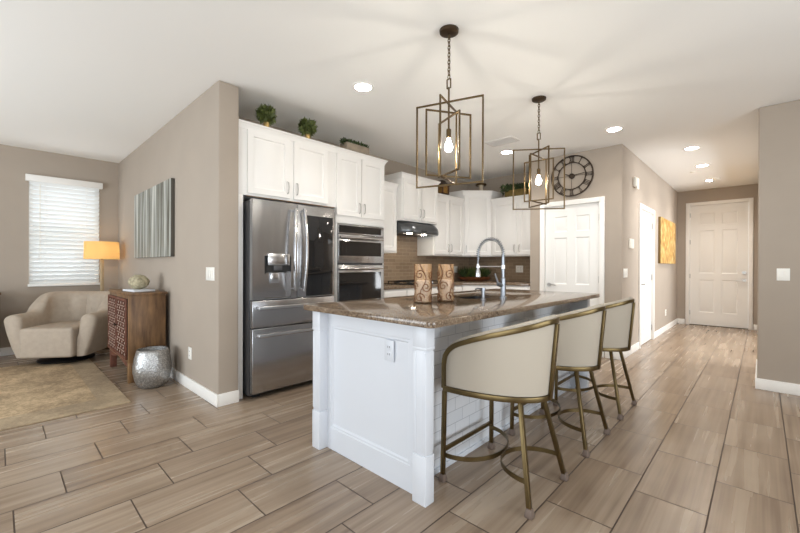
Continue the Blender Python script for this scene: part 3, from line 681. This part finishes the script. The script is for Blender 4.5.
for i in range(7):
    m = MB(); cx, cy = -.2+i*.066, random.uniform(-.03, .03)
    for k in range(26):
        a = k*2.4; r = .012+.0022*k; hgt = .15+.07*random.random()-.002*k
        d = Vector((math.cos(a), math.sin(a), 0)); b = Vector((-d.y, d.x, 0)); p = Vector((cx, cy, .06))
        m.quad(p-b*.008+d*r*.2, p+d*r*1.4-b*.014+Vector((0, 0, hgt*.55)), p+d*r*1.8+Vector((0, 0, hgt)), p+d*r*1.2+b*.014+Vector((0, 0, hgt*.5)))
    m.build('succulent', M['leaf'] if i % 2 else M['leaf_dark'], tr, smooth=0)
# ------------------------------------------------------------ island
IX0, IX1, IY0, IY1 = -2.157, -1.203, 1.433, 3.86
isl = thing('kitchen_island', 'white kitchen island with panelled end and white subway tile side', 'kitchen island', (0, 0, 0))
MB().box(-2.12, -1.38, 1.53, 3.90, .0, .70).box(-2.12, -1.38, 1.53, 2.56, .70, .899).box(-2.12, -1.38, 3.29, 3.90, .70, .899).box(-2.12, -2.08, 2.56, 3.29, .70, .899).box(-1.62, -1.38, 2.56, 3.29, .70, .899).build('island_body', M['island'], isl)
pn = (-2.045, -1.345, .14, .81)
MB().slab(-2.09, -1.28, 0, .899, 1.497, .033, [pn], [(.004, .004), (.016, .004), (.024, .012), (.03, .012)]).build('end_panel', M['island'], isl, smooth=25)
def post(x0, x1, y0, y1):
    m = MB().box(x0, x1, y0, y1, 0, .245).box(x0, x1, y0, y1, .785, .899)
    m.box(x0+.005, x1-.005, y0+.005, y1-.005, .245, .785)
    # raised edges of the fluted shaft
    for a, b in ((x0+.002, x0+.018), (x1-.018, x1-.002)): m.box(a, b, y0+.002, y1-.002, .262, .765)
    m.box(x0-.001, x1+.001, y0-.001, y1+.001, .775, .790)
    return m.build('corner_post', M['island'], isl, bevel=.003)
post(-2.157, -2.075, IY0, IY0+.1); post(-1.291, -1.203, IY0+.022, IY0+.092)
post(-1.291, -1.203, 3.86, 3.93); post(-2.157, -2.075, 3.86, 3.93)
MB().box(-1.379, -1.365, 1.531, 3.90, .0, .899).build('tile_side', M['white_tile'], isl, smooth=0)
MB().box(-1.3651, -1.352, 1.56, 3.86, 0, .03).build('shoe_moulding', M['island'], isl, bevel=.003)
for a_, b_ in ((1.526, 1.545), (3.865, 3.90)): MB().box(-1.3649, -1.292, a_, b_, 0, .899).build('post_return', M['island'], isl)
for i in range(4):
    a = 1.56+i*.55
    cd_ = MB().slab(.0, .54, .12, .86, -.02, .02, [(.05, .49, .17, .81)], STEPS).build('door', M['island'], isl, smooth=25, loc=(-2.121, a+.54, 0), rz=-Q)
    pull(.05, .7, cd_)
# countertop with sink cut-out and rounded corners
def rrect(x0, x1, y0, y1, r, n=6):
    P_ = []
    for cx, cy, a0 in ((x1-r, y1-r, 0), (x0+r, y1-r, 90), (x0+r, y0+r, 180), (x1-r, y0+r, 270)):
        for k in range(n+1):
            a = math.radians(a0+90*k/n); P_.append((cx+r*math.cos(a), cy+r*math.sin(a)))
    return P_
CT = (-2.25, -1.125, 1.405, 3.99); SK = (-2.05, -1.66, 2.60, 3.25)
outer = rrect(*CT, .04); inner = rrect(*SK, .04)
m = MB(); bm = m.bm
def ring_verts(pts, z): return [bm.verts.new((x, y, z)) for x, y in pts]
ot, ob = ring_verts(outer, .935), ring_verts(outer, .8996); it, ib = ring_verts(inner, .935), ring_verts(inner, .8996)
n_ = len(outer)
for i in range(n_):
    j = (i+1) % n_
    bm.faces.new((ot[i], ot[j], it[j], it[i])); bm.faces.new((ob[i], ib[i], ib[j], ob[j]))
    bm.faces.new((ot[i], ob[i], ob[j], ot[j])); bm.faces.new((it[i], it[j], ib[j], ib[i]))
ctp = m.build('island_countertop', M['granite'], bevel=.006, smooth=40)
tag(ctp, 'polished brown speckled granite slab topping the white island', 'countertop')
sk = MB()
V = [[(x, y, z) for x, y in rrect(SK[0]-e, SK[1]+e, SK[2]-e, SK[3]+e, .04)] for e, z in ((.012, .8988), (.0, .8988), (-.003, .74), (-.02, .72))]
sk.rings(V, cap=False); sk.bm.faces.new([sk.bm.verts.new((x, y, .72)) for x, y in rrect(SK[0]+.02, SK[1]-.02, SK[2]+.02, SK[3]-.02, .04)])
skt = sk.build('sink', M['sink'], isl); skt['label'] = 'stainless undermount sink basin'
# faucet
fc = thing('faucet', 'tall stainless spring neck kitchen faucet standing on the island', 'faucet', (-1.54, 2.85, .935), PI)
MB().lathe([(.030, 0), (.030, .008), (.021, .014), (.021, .16), (.013, .17), (.013, .36)], n=20).build('body', M['chrome'], fc)
arch = [(0, 0, .34)]; Rr = .118
for k in range(0, 25):
    a = PI*k/24; arch.append((Rr-Rr*math.cos(a), 0, .372+Rr*1.0*math.sin(a)))
arch.append((2*Rr, 0, .34)); arch.append((2*Rr+.002, 0, .27))
MB().tube(arch, .0055, 8).build('hose', M['chrome'], fc)
# helix coil round the arch
import bisect
seg = [0]
for a, b in zip(arch, arch[1:]): seg.append(seg[-1]+(Vector(b)-Vector(a)).length)
def at(s_):
    i = min(max(bisect.bisect(seg, s_)-1, 0), len(arch)-2); u = (s_-seg[i])/(seg[i+1]-seg[i]); a, b = Vector(arch[i]), Vector(arch[i+1]); return a.lerp(b, u), (b-a).normalized()
hel = []; turns = 26; Lh = seg[-1]-.05
for k in range(turns*10):
    p, T = at(Lh*k/(turns*10)); N = Vector((0, 1, 0)); B = T.cross(N); a = 2*PI*k/10; hel.append(p+(N*math.cos(a)+B*math.sin(a))*.0145)
MB().tube(hel, .0030, 5).build('spring', M['chrome'], fc)
MB().lathe([(.010, .0), (.014, .012), (.017, .03), (.023, .06), (.020, .0), ][::-1] and [(.022, .165), (.024, .175), (.019, .215), (.013, .24), (.012, .28), (.001, .28)], c=(2*Rr+.002, 0), n=18).build('spray_head', M['steel_bright'], fc)
MB().tube([(0, 0, .255), (2*Rr, 0, .255)], .008, 8).lathe([(.018, .24), (.018, .27)], n=16).lathe([(.018, .245), (.018, .265)], c=(2*Rr, 0), n=16).build('docking_arm', M['steel_bright'], fc)
MB().tube([(0, .0, .10), (.02, .045, .115)], .017, 12).tube([(.02, .045, .115), (.035, .07, .20)], [.010, .007], 8).build('lever', M['chrome'], fc)
sd = thing('soap_dispenser', 'short stainless soap dispenser beside the sink on the island', 'soap dispenser', (-1.575, 2.60, .935), PI)
MB().lathe([(.022, 0), (.022, .006), (.014, .01), (.014, .07), (.020, .072), (.020, .092), (.001, .094)], n=16).build('pump', M['chrome'], sd)
MB().tube([(0, 0, .083), (.05, 0, .085), (.07, 0, .078)], .007, 8).build('spout', M['chrome'], sd)
# candle holders
def spiral_on_cyl(R_, th0, z0, rad, turns, sgn, n=26):
    P_ = []
    for k in range(n+1):
        u = k/n; a = turns*2*PI*u*sgn; r = rad*(1-u*.85); x = r*math.cos(a)-0; z = r*math.sin(a)
        th = th0+x/R_; P_.append((R_*math.cos(th), R_*math.sin(th), z0+z))
    return P_
def candle_holder(loc, label, rz):
    t_ = thing('candle_holder', label, 'candle holder', loc, rz); R_ = .060; Hh = .275
    MB().lathe([(R_-.004, 0), (R_, .004), (R_, Hh), (R_-.003, Hh), (R_-.005, .012), (.001, .01)], n=36, cap=False).build('glass_cylinder', M['amber_glass'], t_)
    cd1 = MB().lathe([(R_-.012, .012), (R_-.012, .155), (R_-.016, .16), (.001, .158)], n=28).build('candle', M['candle'], t_)
    m = MB()
    for row, z in enumerate((.04, .115, .20)):
        for k in range(4):
            th0 = 2*PI*(k+.5*(row % 2))/4
            sg = 1 if (row+k) % 2 else -1
            m.tube(spiral_on_cyl(R_+.001, th0, z, .036, 1.4, sg), .0030, 5)
    for k in range(4):
        th0 = 2*PI*(k+.25)/4
        m.tube([((R_+.001)*math.cos(th0+.35*math.sin(z*28+k)), (R_+.001)*math.sin(th0+.35*math.sin(z*28+k)), z) for z in [i*Hh/24 for i in range(25)]], .0026, 5)
    m.build('scrollwork', M['scroll'], t_)
    for z in (.002, Hh): pass
    MB().rings([[((R_+a)*math.cos(k*PI/18), (R_+a)*math.sin(k*PI/18), b) for k in range(36)] for a, b in ((-.006, .0), (.002, .0), (.003, .008), (-.004, .009))], closed_v=True).build('base_ring', M['bronze_dark'], t_)
candle_holder((-1.742, 2.073, .935), 'amber glass candle holder with copper scrolls on the island, left of the pair', .3)
candle_holder((-1.70, 2.285, .935), 'amber glass candle holder with copper scrolls on the island, right of the pair', 1.1)
# ------------------------------------------------------------ bar stools (local +x = back of the stool)
EA, EB, XF = .48, .262, -.235
def ell(ph, k=0.0):
    return Vector((XF+(EA+k)*math.cos(ph), (EB+k)*math.sin(ph), 0))
def nrm(ph): return Vector((math.cos(ph)/EA, math.sin(ph)/EB, 0)).normalized()
RZ = [(0, .921), (15, .914), (32, .890), (45, .866), (58, .840), (70, .807), (78, .781), (83, .760), (86.5, .734), (89, .700), (90, .65)]
def railz(d):
    d = abs(d)
    for (a, za), (b, zb) in zip(RZ, RZ[1:]):
        if d <= b: return za+(zb-za)*(d-a)/(b-a)
    return RZ[-1][1]
def lean(p, z): return Vector((p.x+.035*max(0, (p.x-XF)/EA)*(z-.51)/.4, p.y, z))
def stool(loc, label):
    t_ = thing('bar_stool', label, 'bar stool', loc, 0, 'barrel back bar stools along the island')
    # seat ring
    pts = [ell(math.radians(a)) for a in range(-90, 91, 6)]; nn = [nrm(math.radians(a)) for a in range(-90, 91, 6)]
    m = MB().tube([Vector((p.x, p.y, .520)) for p in pts], 0, sq=(.018, .028), normals=nn)
    m.box(XF-.009, XF+.009, -EB, EB, .506, .534)
    m.build('seat_ring', M['brass'], t_, bevel=.0015)
    # top rail
    ds = [-90+i*3 for i in range(61)]; ds = [-90, -89.4, -88.8, -88, -87, -86, -84, -82, -80, -77, -74]+[x for x in range(-70, 71, 4)]+[74, 77, 80, 82, 84, 86, 87, 88, 88.8, 89.4, 90]
    P_ = [Vector((ell(-PI/2).x, ell(-PI/2).y, .52))]; N_ = [nrm(-PI/2)]
    for d in ds: P_.append(lean(ell(math.radians(d)), railz(d))); N_.append(nrm(math.radians(d)))
    P_.append(Vector((ell(PI/2).x, ell(PI/2).y, .52))); N_.append(nrm(PI/2))
    MB().tube(P_, 0, sq=(.014, .027), normals=N_).build('top_rail', M['brass'], t_, bevel=.0015)
    # upholstered shell
    rings = []
    for d in ds:
        ph = math.radians(d); zt = railz(d); rr_ = []
        prof = [(-.002, .536), (-.001, zt-.01), (-.006, zt+.018), (-.018, zt+.028), (-.034, zt+.018), (-.042, zt-.01), (-.042, .536)]
        # a few levels on the outer side for lean
        for k, z in prof: rr_.append(lean(ell(ph, k), z))
        rings.append(rr_)
    MB().rings(rings).build('back_shell', M['cream'], t_, smooth=50)
    # seat cushion
    pl = [ell(math.radians(a), -.045) for a in range(-90, 91, 6)]
    MB().prism([(p.x, p.y) for p in pl], .525, .64).build('seat', M['cream'], t_, bevel=.02, seg=3)
    # back posts
    a, b = lean(ell(0, .008), .51), lean(ell(0, .008), .905)
    MB().tube([a, b], 0, sq=(.016, .026), normals=[(1, 0, 0)]*2).build('back_post', M['brass'], t_, bevel=.0015)
    legs = {}
    for nm, tp, bt in (('f', (XF, -.255), (-.240, -.262)), ('f', (XF, .255), (-.240, .262)), ('r', (.150, -.128), (.245, -.222)), ('r', (.150, .128), (.245, .222))):
        lg = MB().tube([(tp[0], tp[1], .505), (bt[0], bt[1], .02)], 0, sq=(.022, .022), normals=[(1, 0, 0)]*2).build('leg', M['brass'], t_, bevel=.002)
        MB().rings([[(bt[0]+a*s_, bt[1]+b*s_, z) for a, b in ((-1, -1), (1, -1), (1, 1), (-1, 1))] for s_, z in ((.017, 0), (.019, .012), (.013, .042))]).build('foot_cap', M['glide'], lg, bevel=.002)
    zb = .165
    MB().tube([(-.238, -.25, zb+.01), (-.238, .25, zb+.01)], 0, sq=(.014, .022), normals=[(1, 0, 0)]*2).build('footrest_bar', M['brass'], t_, bevel=.001)
    A1 = [(-.235+.215*math.cos(math.radians(q)), .252*math.sin(math.radians(q)), zb-.02) for q in range(-90, 91, 6)]
    N1 = [Vector((math.cos(math.radians(q)), math.sin(math.radians(q)), 0)) for q in range(-90, 91, 6)]
    MB().tube(A1, 0, sq=(.006, .024), normals=N1).build('curved_strap', M['brass'], t_)
    A2 = [(.213-.215*math.cos(math.radians(q)), .195*math.sin(math.radians(q)), zb-.02) for q in range(-90, 91, 6)]
    N2 = [Vector((-math.cos(math.radians(q)), math.sin(math.radians(q)), 0)) for q in range(-90, 91, 6)]
    MB().tube(A2, 0, sq=(.006, .024), normals=N2).build('curved_strap', M['brass'], t_)
    return t_
s1 = stool((-1.045, 1.968, 0), 'cream barrel back bar stool with brass frame, nearest the camera')
dup(s1, (-1.045, 2.775, 0), label='cream barrel back bar stool with brass frame, middle of the three')
dup(s1, (-1.045, 3.575, 0), label='cream barrel back bar stool with brass frame, farthest, near the pantry door')
# ------------------------------------------------------------ pendants
def pendant(x, y, frames, label):
    t_ = thing('pendant_light', label, 'pendant light', (x, y, H), 0, 'open cage pendant lights over the island')
    MB().lathe([(.001, -.028), (.045, -.028), (.062, -.018), (.064, -.002), (.001, -.002)], n=28).build('canopy', M['bronze_dark'], t_)
    m = MB(); z = -.045; k = 0
    while z > -.32:
        pts = []
        for a in range(12):
            an = 2*PI*a/12; u, vv = .0085*math.cos(an), .017*math.sin(an)
            pts.append((u, 0, z+vv) if k % 2 else (0, u, z+vv))
        m.tube(pts, .0030, 5, closed=True); z -= .024; k += 1
    m.build('chain', M['bronze'], t_)
    m = MB(); lz0, lz1 = -.325, -.385
    m.tube([(-.014, 0, lz0), (.014, 0, lz0), (.014, 0, lz1), (-.014, 0, lz1)], 0, closed=False, sq=(.008, .006), normals=[(0, 1, 0)]*4)
    m.tube([(-.014, 0, lz0), (-.014, 0, lz1)], 0, sq=(.006, .008), normals=[(0, 1, 0)]*2); m.build('hanging_loop', M['bronze'], t_)
    MB().tube([(0, 0, -.38), (0, 0, -.66)], .0065, 8).build('stem', M['bronze'], t_)
    sq_ = 0.0105
    for (vx, vy), w_, z0, z1 in frames:
        d = Vector((vx, vy, 0)).normalized(); n = Vector((-d.y, d.x, 0)); m = MB()
        za, zb = z0-H, z1-H
        for s_ in (-1, 1): m.tube([d*w_*s_+Vector((0, 0, za-sq_/2)), d*w_*s_+Vector((0, 0, zb+sq_/2))], 0, sq=(sq_, sq_), normals=[n]*2)
        for z in (za, zb): m.tube([d*(-w_+sq_/2)+Vector((0, 0, z)), d*(w_-sq_/2)+Vector((0, 0, z))], 0, sq=(sq_, sq_), normals=[n]*2)
        m.build('cage_frame', M['bronze'], t_, bevel=.001)
    MB().lathe([(.012, -.655), (.016, -.66), (.016, -.715), (.012, -.718)], n=16).build('socket', M['bronze'], t_)
    b = MB().lathe([(.009, -.718), (.012, -.735), (.020, -.755), (.025, -.775), (.021, -.793), (.011, -.804), (.001, -.806)], n=20).build('bulb', M['bulb'], t_)
    return t_
pendant(-1.512, 2.058, [((.230, .074), .228, 1.735, 2.285), ((.040, -.144), .150, 1.765, 2.270), ((-.080, -.136), .158, 1.790, 2.215), ((.118, -.048), .128, 1.812, 2.180)],
        'bronze cage pendant light of nested rectangles, nearer and larger of the two')
pendant(-1.515, 3.468, [((.195, .136), .228, 1.730, 2.285), ((.122, -.077), .150, 1.765, 2.270), ((-.008, -.136), .150, 1.790, 2.215), ((.134, .014), .132, 1.812, 2.180)],
        'bronze cage pendant light of nested rectangles, farther one by the wall clock')
# ------------------------------------------------------------ wall clock
ck = thing('wall_clock', 'round black iron wall clock with roman numerals above the pantry door', 'clock', (-1.918, PY, 2.443), 0)
def vring(r0, r1, y0, y1, n=56):
    return MB().rings([[(r*math.sin(2*PI*k/n), y, r*math.cos(2*PI*k/n)) for k in range(n)] for r, y in ((r0, y0), (r1, y0), (r1, y1), (r0, y1))], closed_v=True)
vring(.268, .284, -.028, -.016).build('outer_ring', M['iron'], ck); vring(.178, .190, -.028, -.016).build('inner_ring', M['iron'], ck)
NUM = ['XII', 'I', 'II', 'III', 'IIII', 'V', 'VI', 'VII', 'VIII', 'IX', 'X', 'XI']
for i, s_ in enumerate(NUM):
    m = MB(); ws = {'I': .018, 'V': .034, 'X': .036}; tot = sum(ws[c] for c in s_); x = -tot/2
    def bar(xa, za, xb, zb, th=.007):
        dx, dz = xb-xa, zb-za; L = math.hypot(dx, dz); nx, nz_ = -dz/L*th/2, dx/L*th/2
        m.prism([(xa-nx, za-nz_), (xb-nx, zb-nz_), (xb+nx, zb+nz_), (xa+nx, za+nz_)], -.026, -.018, 'y')
    z0_, z1_ = .188, .270
    for c in s_:
        w_ = ws[c]
        if c == 'I': bar(x+w_/2, z0_, x+w_/2, z1_)
        elif c == 'V': bar(x+.004, z1_, x+w_/2, z0_); bar(x+w_-.004, z1_, x+w_/2, z0_, .004)
        else: bar(x+.004, z1_, x+w_-.004, z0_); bar(x+w_-.004, z1_, x+.004, z0_, .004)
        x += w_
    bar(-tot/2, z0_+.008, tot/2, z0_+.008, .004); bar(-tot/2, z1_-.008, tot/2, z1_-.008, .004)
    nu = m.build('numeral', M['iron'], ck); nu.rotation_euler = (0, 2*PI*i/12, 0)
m = MB()
for a in (0, PI/2):
    dx, dz = math.sin(a), math.cos(a); n = (dz*.0025, -dx*.0025)
    m.prism([(-dx*.18+n[0], -dz*.18+n[1]), (dx*.18+n[0], dz*.18+n[1]), (dx*.18-n[0], dz*.18-n[1]), (-dx*.18-n[0], -dz*.18-n[1])], -.022, -.018, 'y')
m.build('spokes', M['iron'], ck)
MB().rings([[(r*math.cos(k*PI/12), y, r*math.sin(k*PI/12)) for k in range(24)] for r, y in ((.036, .0), (.036, -.03), (.03, -.034))]).build('hub', M['iron'], ck)
MB().prism([(0, -.004), (.17, .012), (.175, .017), (.168, .022), (0, .005)], -.040, -.036, 'y').build('minute_hand', M['iron'], ck)
MB().prism([(0, -.006), (-.07, .018), (-.095, .040), (-.072, .034), (0, .006)], -.037, -.033, 'y').build('hour_hand', M['iron'], ck)
# ------------------------------------------------------------ paintings
p = thing('painting', 'large unframed grey and silver streaked canvas on the partition wall', 'painting', (-5.245, 1.278, 1.285))
MB().box(-.77, .77, -.035, 0, 0, .82).build('stretcher', M['canvas_edge'], p, bevel=.002)
MB().box(-.769, .769, -.037, -.0352, .001, .819).build('painted_front', M['canvas_grey'], p)
p = thing('painting', 'gold and amber abstract canvas hanging in the hall beyond the white door', 'painting', (HX+.002, 8.58, 1.25), Q)
MB().box(-.77, .77, -.035, 0, 0, .80).build('stretcher', plain('gold_canvas_edge', lin(130, 104, 60), .7), p, bevel=.002)
MB().box(-.769, .769, -.037, -.0352, .001, .799).build('painted_front', None or M['canvas_gold'], p)
# ------------------------------------------------------------ living corner
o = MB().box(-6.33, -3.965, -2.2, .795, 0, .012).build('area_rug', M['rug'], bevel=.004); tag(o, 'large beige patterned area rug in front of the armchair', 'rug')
# carved cabinet, front faces -Y
cb = thing('carved_cabinet', 'brown wooden cabinet with carved lattice doors against the partition wall', 'cabinet', (-5.09, .905, 0))
cw = .47
MB().box(-cw, cw, 0, .33, .20, .885).build('cabinet_box', M['mango'], cb, bevel=.003)
MB().box(-cw-.012, cw+.012, -.012, .345, .885, .908).build('top', M['mango'], cb, bevel=.003)
for x in (-cw, cw-.06):
    for y in (0, .27): MB().box(x, x+.06, y, y+.06, 0, .20).build('leg', M['red_wood'] if (x < 0) else M['mango'], cb, bevel=.003)
pts = [(-cw+.06, .20)]+[(-cw+.06+i*(2*cw-.12)/12, .20-.05*abs(math.cos(PI*i/12))**1.5) for i in range(13)]+[(cw-.06, .20)]
MB().prism(pts, 0.004, .02, 'y').build('apron', M['red_wood'], cb)
for s_ in (-1, 1):
    x0, x1 = (-cw+.03, -.004) if s_ < 0 else (.004, cw-.03)
    z0, z1 = .235, .85
    dr = MB().box(x0, x1, -.008, 0, z0, z1).build('door', M['dark_back'], cb)
    m = MB().box(x0, x0+.02, -.022, -.008, z0, z1).box(x1-.02, x1, -.022, -.008, z0, z1).box(x0+.02, x1-.02, -.022, -.008, z0, z0+.02).box(x0+.02, x1-.02, -.022, -.008, z1-.02, z1)
    nx, nz2 = 7, 10; sx, sz = (x1-x0-.04)/nx, (z1-z0-.04)/nz2
    for i in range(nx+1): m.box(x0+.02+i*sx-.005, x0+.02+i*sx+.005, -.019, -.008, z0+.02, z1-.02)
    for j in range(nz2+1): m.box(x0+.02, x1-.02, -.018, -.008, z0+.02+j*sz-.005, z0+.02+j*sz+.005)
    m.build('lattice', M['red_wood'], dr, bevel=.001)
    m = MB()
    for i in range(nx):
        for j in range(nz2):
            cx, cz = x0+.02+(i+.5)*sx, z0+.02+(j+.5)*sz; r = .012
            if (i+j) % 2 == 0: m.prism([(cx-r, cz), (cx, cz-r), (cx+r, cz), (cx, cz+r)], -.0205, -.008, 'y')
    for i in range(1, nx):
        for j in range(1, nz2):
            cx, cz = x0+.02+i*sx, z0+.02+j*sz; m.box(cx-.006, cx+.006, -.023, -.018, cz-.006, cz+.006)
    m.build('inlay', plain('whitewashed_inlay', lin(196, 174, 160), .6), dr)
    MB().lathe([(.008, 0), (.011, .012), (.001, .02)], n=10).build('knob', M['iron'], dr).matrix_local = Matrix.Translation((-s_*-.0+(-.03 if s_ < 0 else .03), -.022, .55)) @ Matrix.Rotation(PI/2, 4, 'X')
# book and moss ball
o = MB().box(-.15, .15, -.10, .10, 0, .022).build('book', M['book'], bevel=.002, loc=(-4.93, 1.06, .909), rz=.15)
tag(o, 'flat white book lying on top of the carved cabinet', 'book')
m = MB().sphere((0, 0, .078), .095, 32, (1.1, 1, .80))
for v_ in m.bm.verts:
    h = math.sin(v_.co.x*90)*math.sin(v_.co.y*85+1)*math.sin(v_.co.z*95)
    c0 = Vector((0, 0, .078)); v_.co = c0+(v_.co-c0)*(1+.09*h+.03*random.random())
zmin = min(v_.co.z for v_ in m.bm.verts)
for v_ in m.bm.verts: v_.co.z -= zmin
o = m.build('coral_ornament', M['coral'], loc=(-4.93, 1.06, .931), smooth=60); tag(o, 'rough rounded beige coral ornament sitting on the white book', 'ornament')
# silver vase
vs = thing('floor_vase', 'hammered silver round vase on the floor beside the carved cabinet', 'vase', (-4.375, 1.055, 0))
MB().lathe([(.001, 0), (.10, 0), (.118, .01), (.148, .07), (.163, .15), (.164, .21), (.154, .28), (.138, .34), (.130, .368), (.124, .368), (.128, .34)], n=40).build('vessel', M['silver'], vs, smooth=80)
MB().lathe([(.001, .31), (.134, .32), (.129, .352), (.124, .366)], n=40, cap=False).build('inside', M['silver_in'], vs)
# floor lamp
fl = thing('floor_lamp', 'floor lamp with amber drum shade in the corner behind the armchair', 'lamp', (-6.84, 1.025, 0))
MB().lathe([(.001, 0), (.12, 0), (.12, .02), (.02, .03), (.001, .03)], n=28).build('base', M['bronze'], fl)
MB().tube([(0, 0, .03), (0, 0, 1.27)], 0, sq=(.04, .04), normals=[(1, 0, 0)]*2).build('pole', wood('lamp_pole_wood', lin(150, 128, 98), lin(190, 168, 134)), fl, bevel=.003)
MB().lathe([(.2045, 1.275), (.205, 1.275), (.20, 1.52), (.1995, 1.52)], n=40, cap=False).build('lamp_shade', M['shade'], fl)
MB().tube([(0, 0, 1.27), (0, 0, 1.35)], .012).build('socket', M['bronze'], fl)
MB().sphere((0, 0, 1.39), .032, 14).build('bulb', emit('lamp_bulb', (1, .72, .42, 1), 42), fl)
# dark console at the left edge
cs = thing('console_table', 'dark wooden furniture edge at the far left of the room by the window wall', 'furniture', (-6.95, -.46, 0))
MB().box(-.16, .15, -.48, .48, .12, .82).build('cabinet_box', M['darkwood'], cs, bevel=.003); MB().box(-.17, .16, -.49, .49, .82, .845).build('top', M['darkwood'], cs, bevel=.003)
for x in (-.15, .11):
    for y in (-.47, .43): MB().box(x, x+.04, y, y+.04, 0, .12).build('leg', M['darkwood'], cs)
# ------------------------------------------------------------ armchair (front faces local -y)
ac = thing('armchair', 'beige tub swivel armchair with tufted back under the window', 'armchair', (-6.34, .60, .012), math.radians(54))
def ac_shell():
    m = MB(); NT_, NP = 72, 26; rings = []
    for i in range(NT_+1):
        t = i/NT_; ang = PI*(-.02+1.04*t)           # 0 = right arm, PI = left arm, through the back (+y)
        # superellipse plan, centre line of the wall
        ca, sa = math.cos(ang), math.sin(ang)
        bk = max(0, sa)
        front = -.30
        # path: straight arms then round the back
        if t < .25: u = t/.25; px, py = .355, front+u*(.10-front)
        elif t > .75: u = (1-t)/.25; px, py = -.355, front+u*(.10-front)
        else:
            u = (t-.25)/.5*PI; px, py = .355*math.copysign(abs(math.cos(u))**.85, math.cos(u)), .10+.29*math.sin(u)**.85
        if t < .25: n = Vector((1, 0, 0)); b = 0
        elif t > .75: n = Vector((-1, 0, 0)); b = 0
        else: n = Vector((math.cos(u)*1.0, math.sin(u)*1.2, 0)).normalized(); b = math.sin(u)
        s0 = min(t, 1-t)/.5
        hh = .575+.255*(1/(1+math.exp(-(s0-.52)*22)))
        th = .150 - .06*b
        flare = .055+.03*b
        edge = min(1, min(t, 1-t)/.03); edge = math.sqrt(max(.0, 1-(1-edge)**2))*.35+.65
        z0 = .09; prof = []
        # outer side up, rounded top, inner side down
        K = 8
        for k in range(K+1):
            v = k/K; z = z0+(hh-.06-z0)*v; o_ = th*.5*edge + flare*(v**1.3) - .07*(1-v)**2
            prof.append((o_, z))
        cx = th*.5*edge+flare-th*edge*.62; r = th*edge*.62
        for k in range(1, 9):
            a = PI*k/9; prof.append((cx+r*math.cos(a), hh-.06+r*.85*math.sin(a)))
        for k in range(8):
            v = k/7; z = (hh-.06)-(hh-.06-.30)*v; o_ = (cx-r)*(1-v)+(-th*.5)*v
            if b > .35:
                xl = px; zz = z-.30
                tuft = abs(math.sin(xl*19))**.5*.03*min(1, zz*6)*b; o_ -= tuft
            prof.append((o_, z))
        prof.append((-th*.5, z0))
        rings.append([(px+n.x*o_, py+n.y*o_, z) for o_, z in prof])
    m.rings(rings); return m
ac_shell().build('back_shell', M['chairfab'], ac, smooth=60)
m = MB().box(-.275, .275, -.37, .28, .09, .44)
m.build('seat_cushion', M['chairfab'], ac, bevel=.035, seg=5, smooth=60)
for x in (-.13, 0, .13): MB().sphere((x, .255, .60), .010, 10, (1, .5, 1)).build('tuft_button', M['chairfab'], ac)
MB().lathe([(.001, .065), (.10, .065), (.10, .09), (.001, .09)], n=24).lathe([(.001, .0), (.27, 0), (.285, .012), (.27, .028), (.05, .04), (.05, .066), (.001, .066)], n=40).build('swivel_base', M['black_swivel'], ac, smooth=50)
# door stop on the pantry baseboard
o = MB().rings([[(r*math.cos(k*PI/6), y, r*math.sin(k*PI/6)) for k in range(12)] for r, y in ((.012, 0), (.012, -.004), (.005, -.006), (.005, -.05), (.009, -.052), (.009, -.062))]).build('door_stop', M['nickel'], loc=(-1.40, PY-.0155, .055)); tag(o, 'small metal door stop on the baseboard behind the farthest stool', 'door stop')
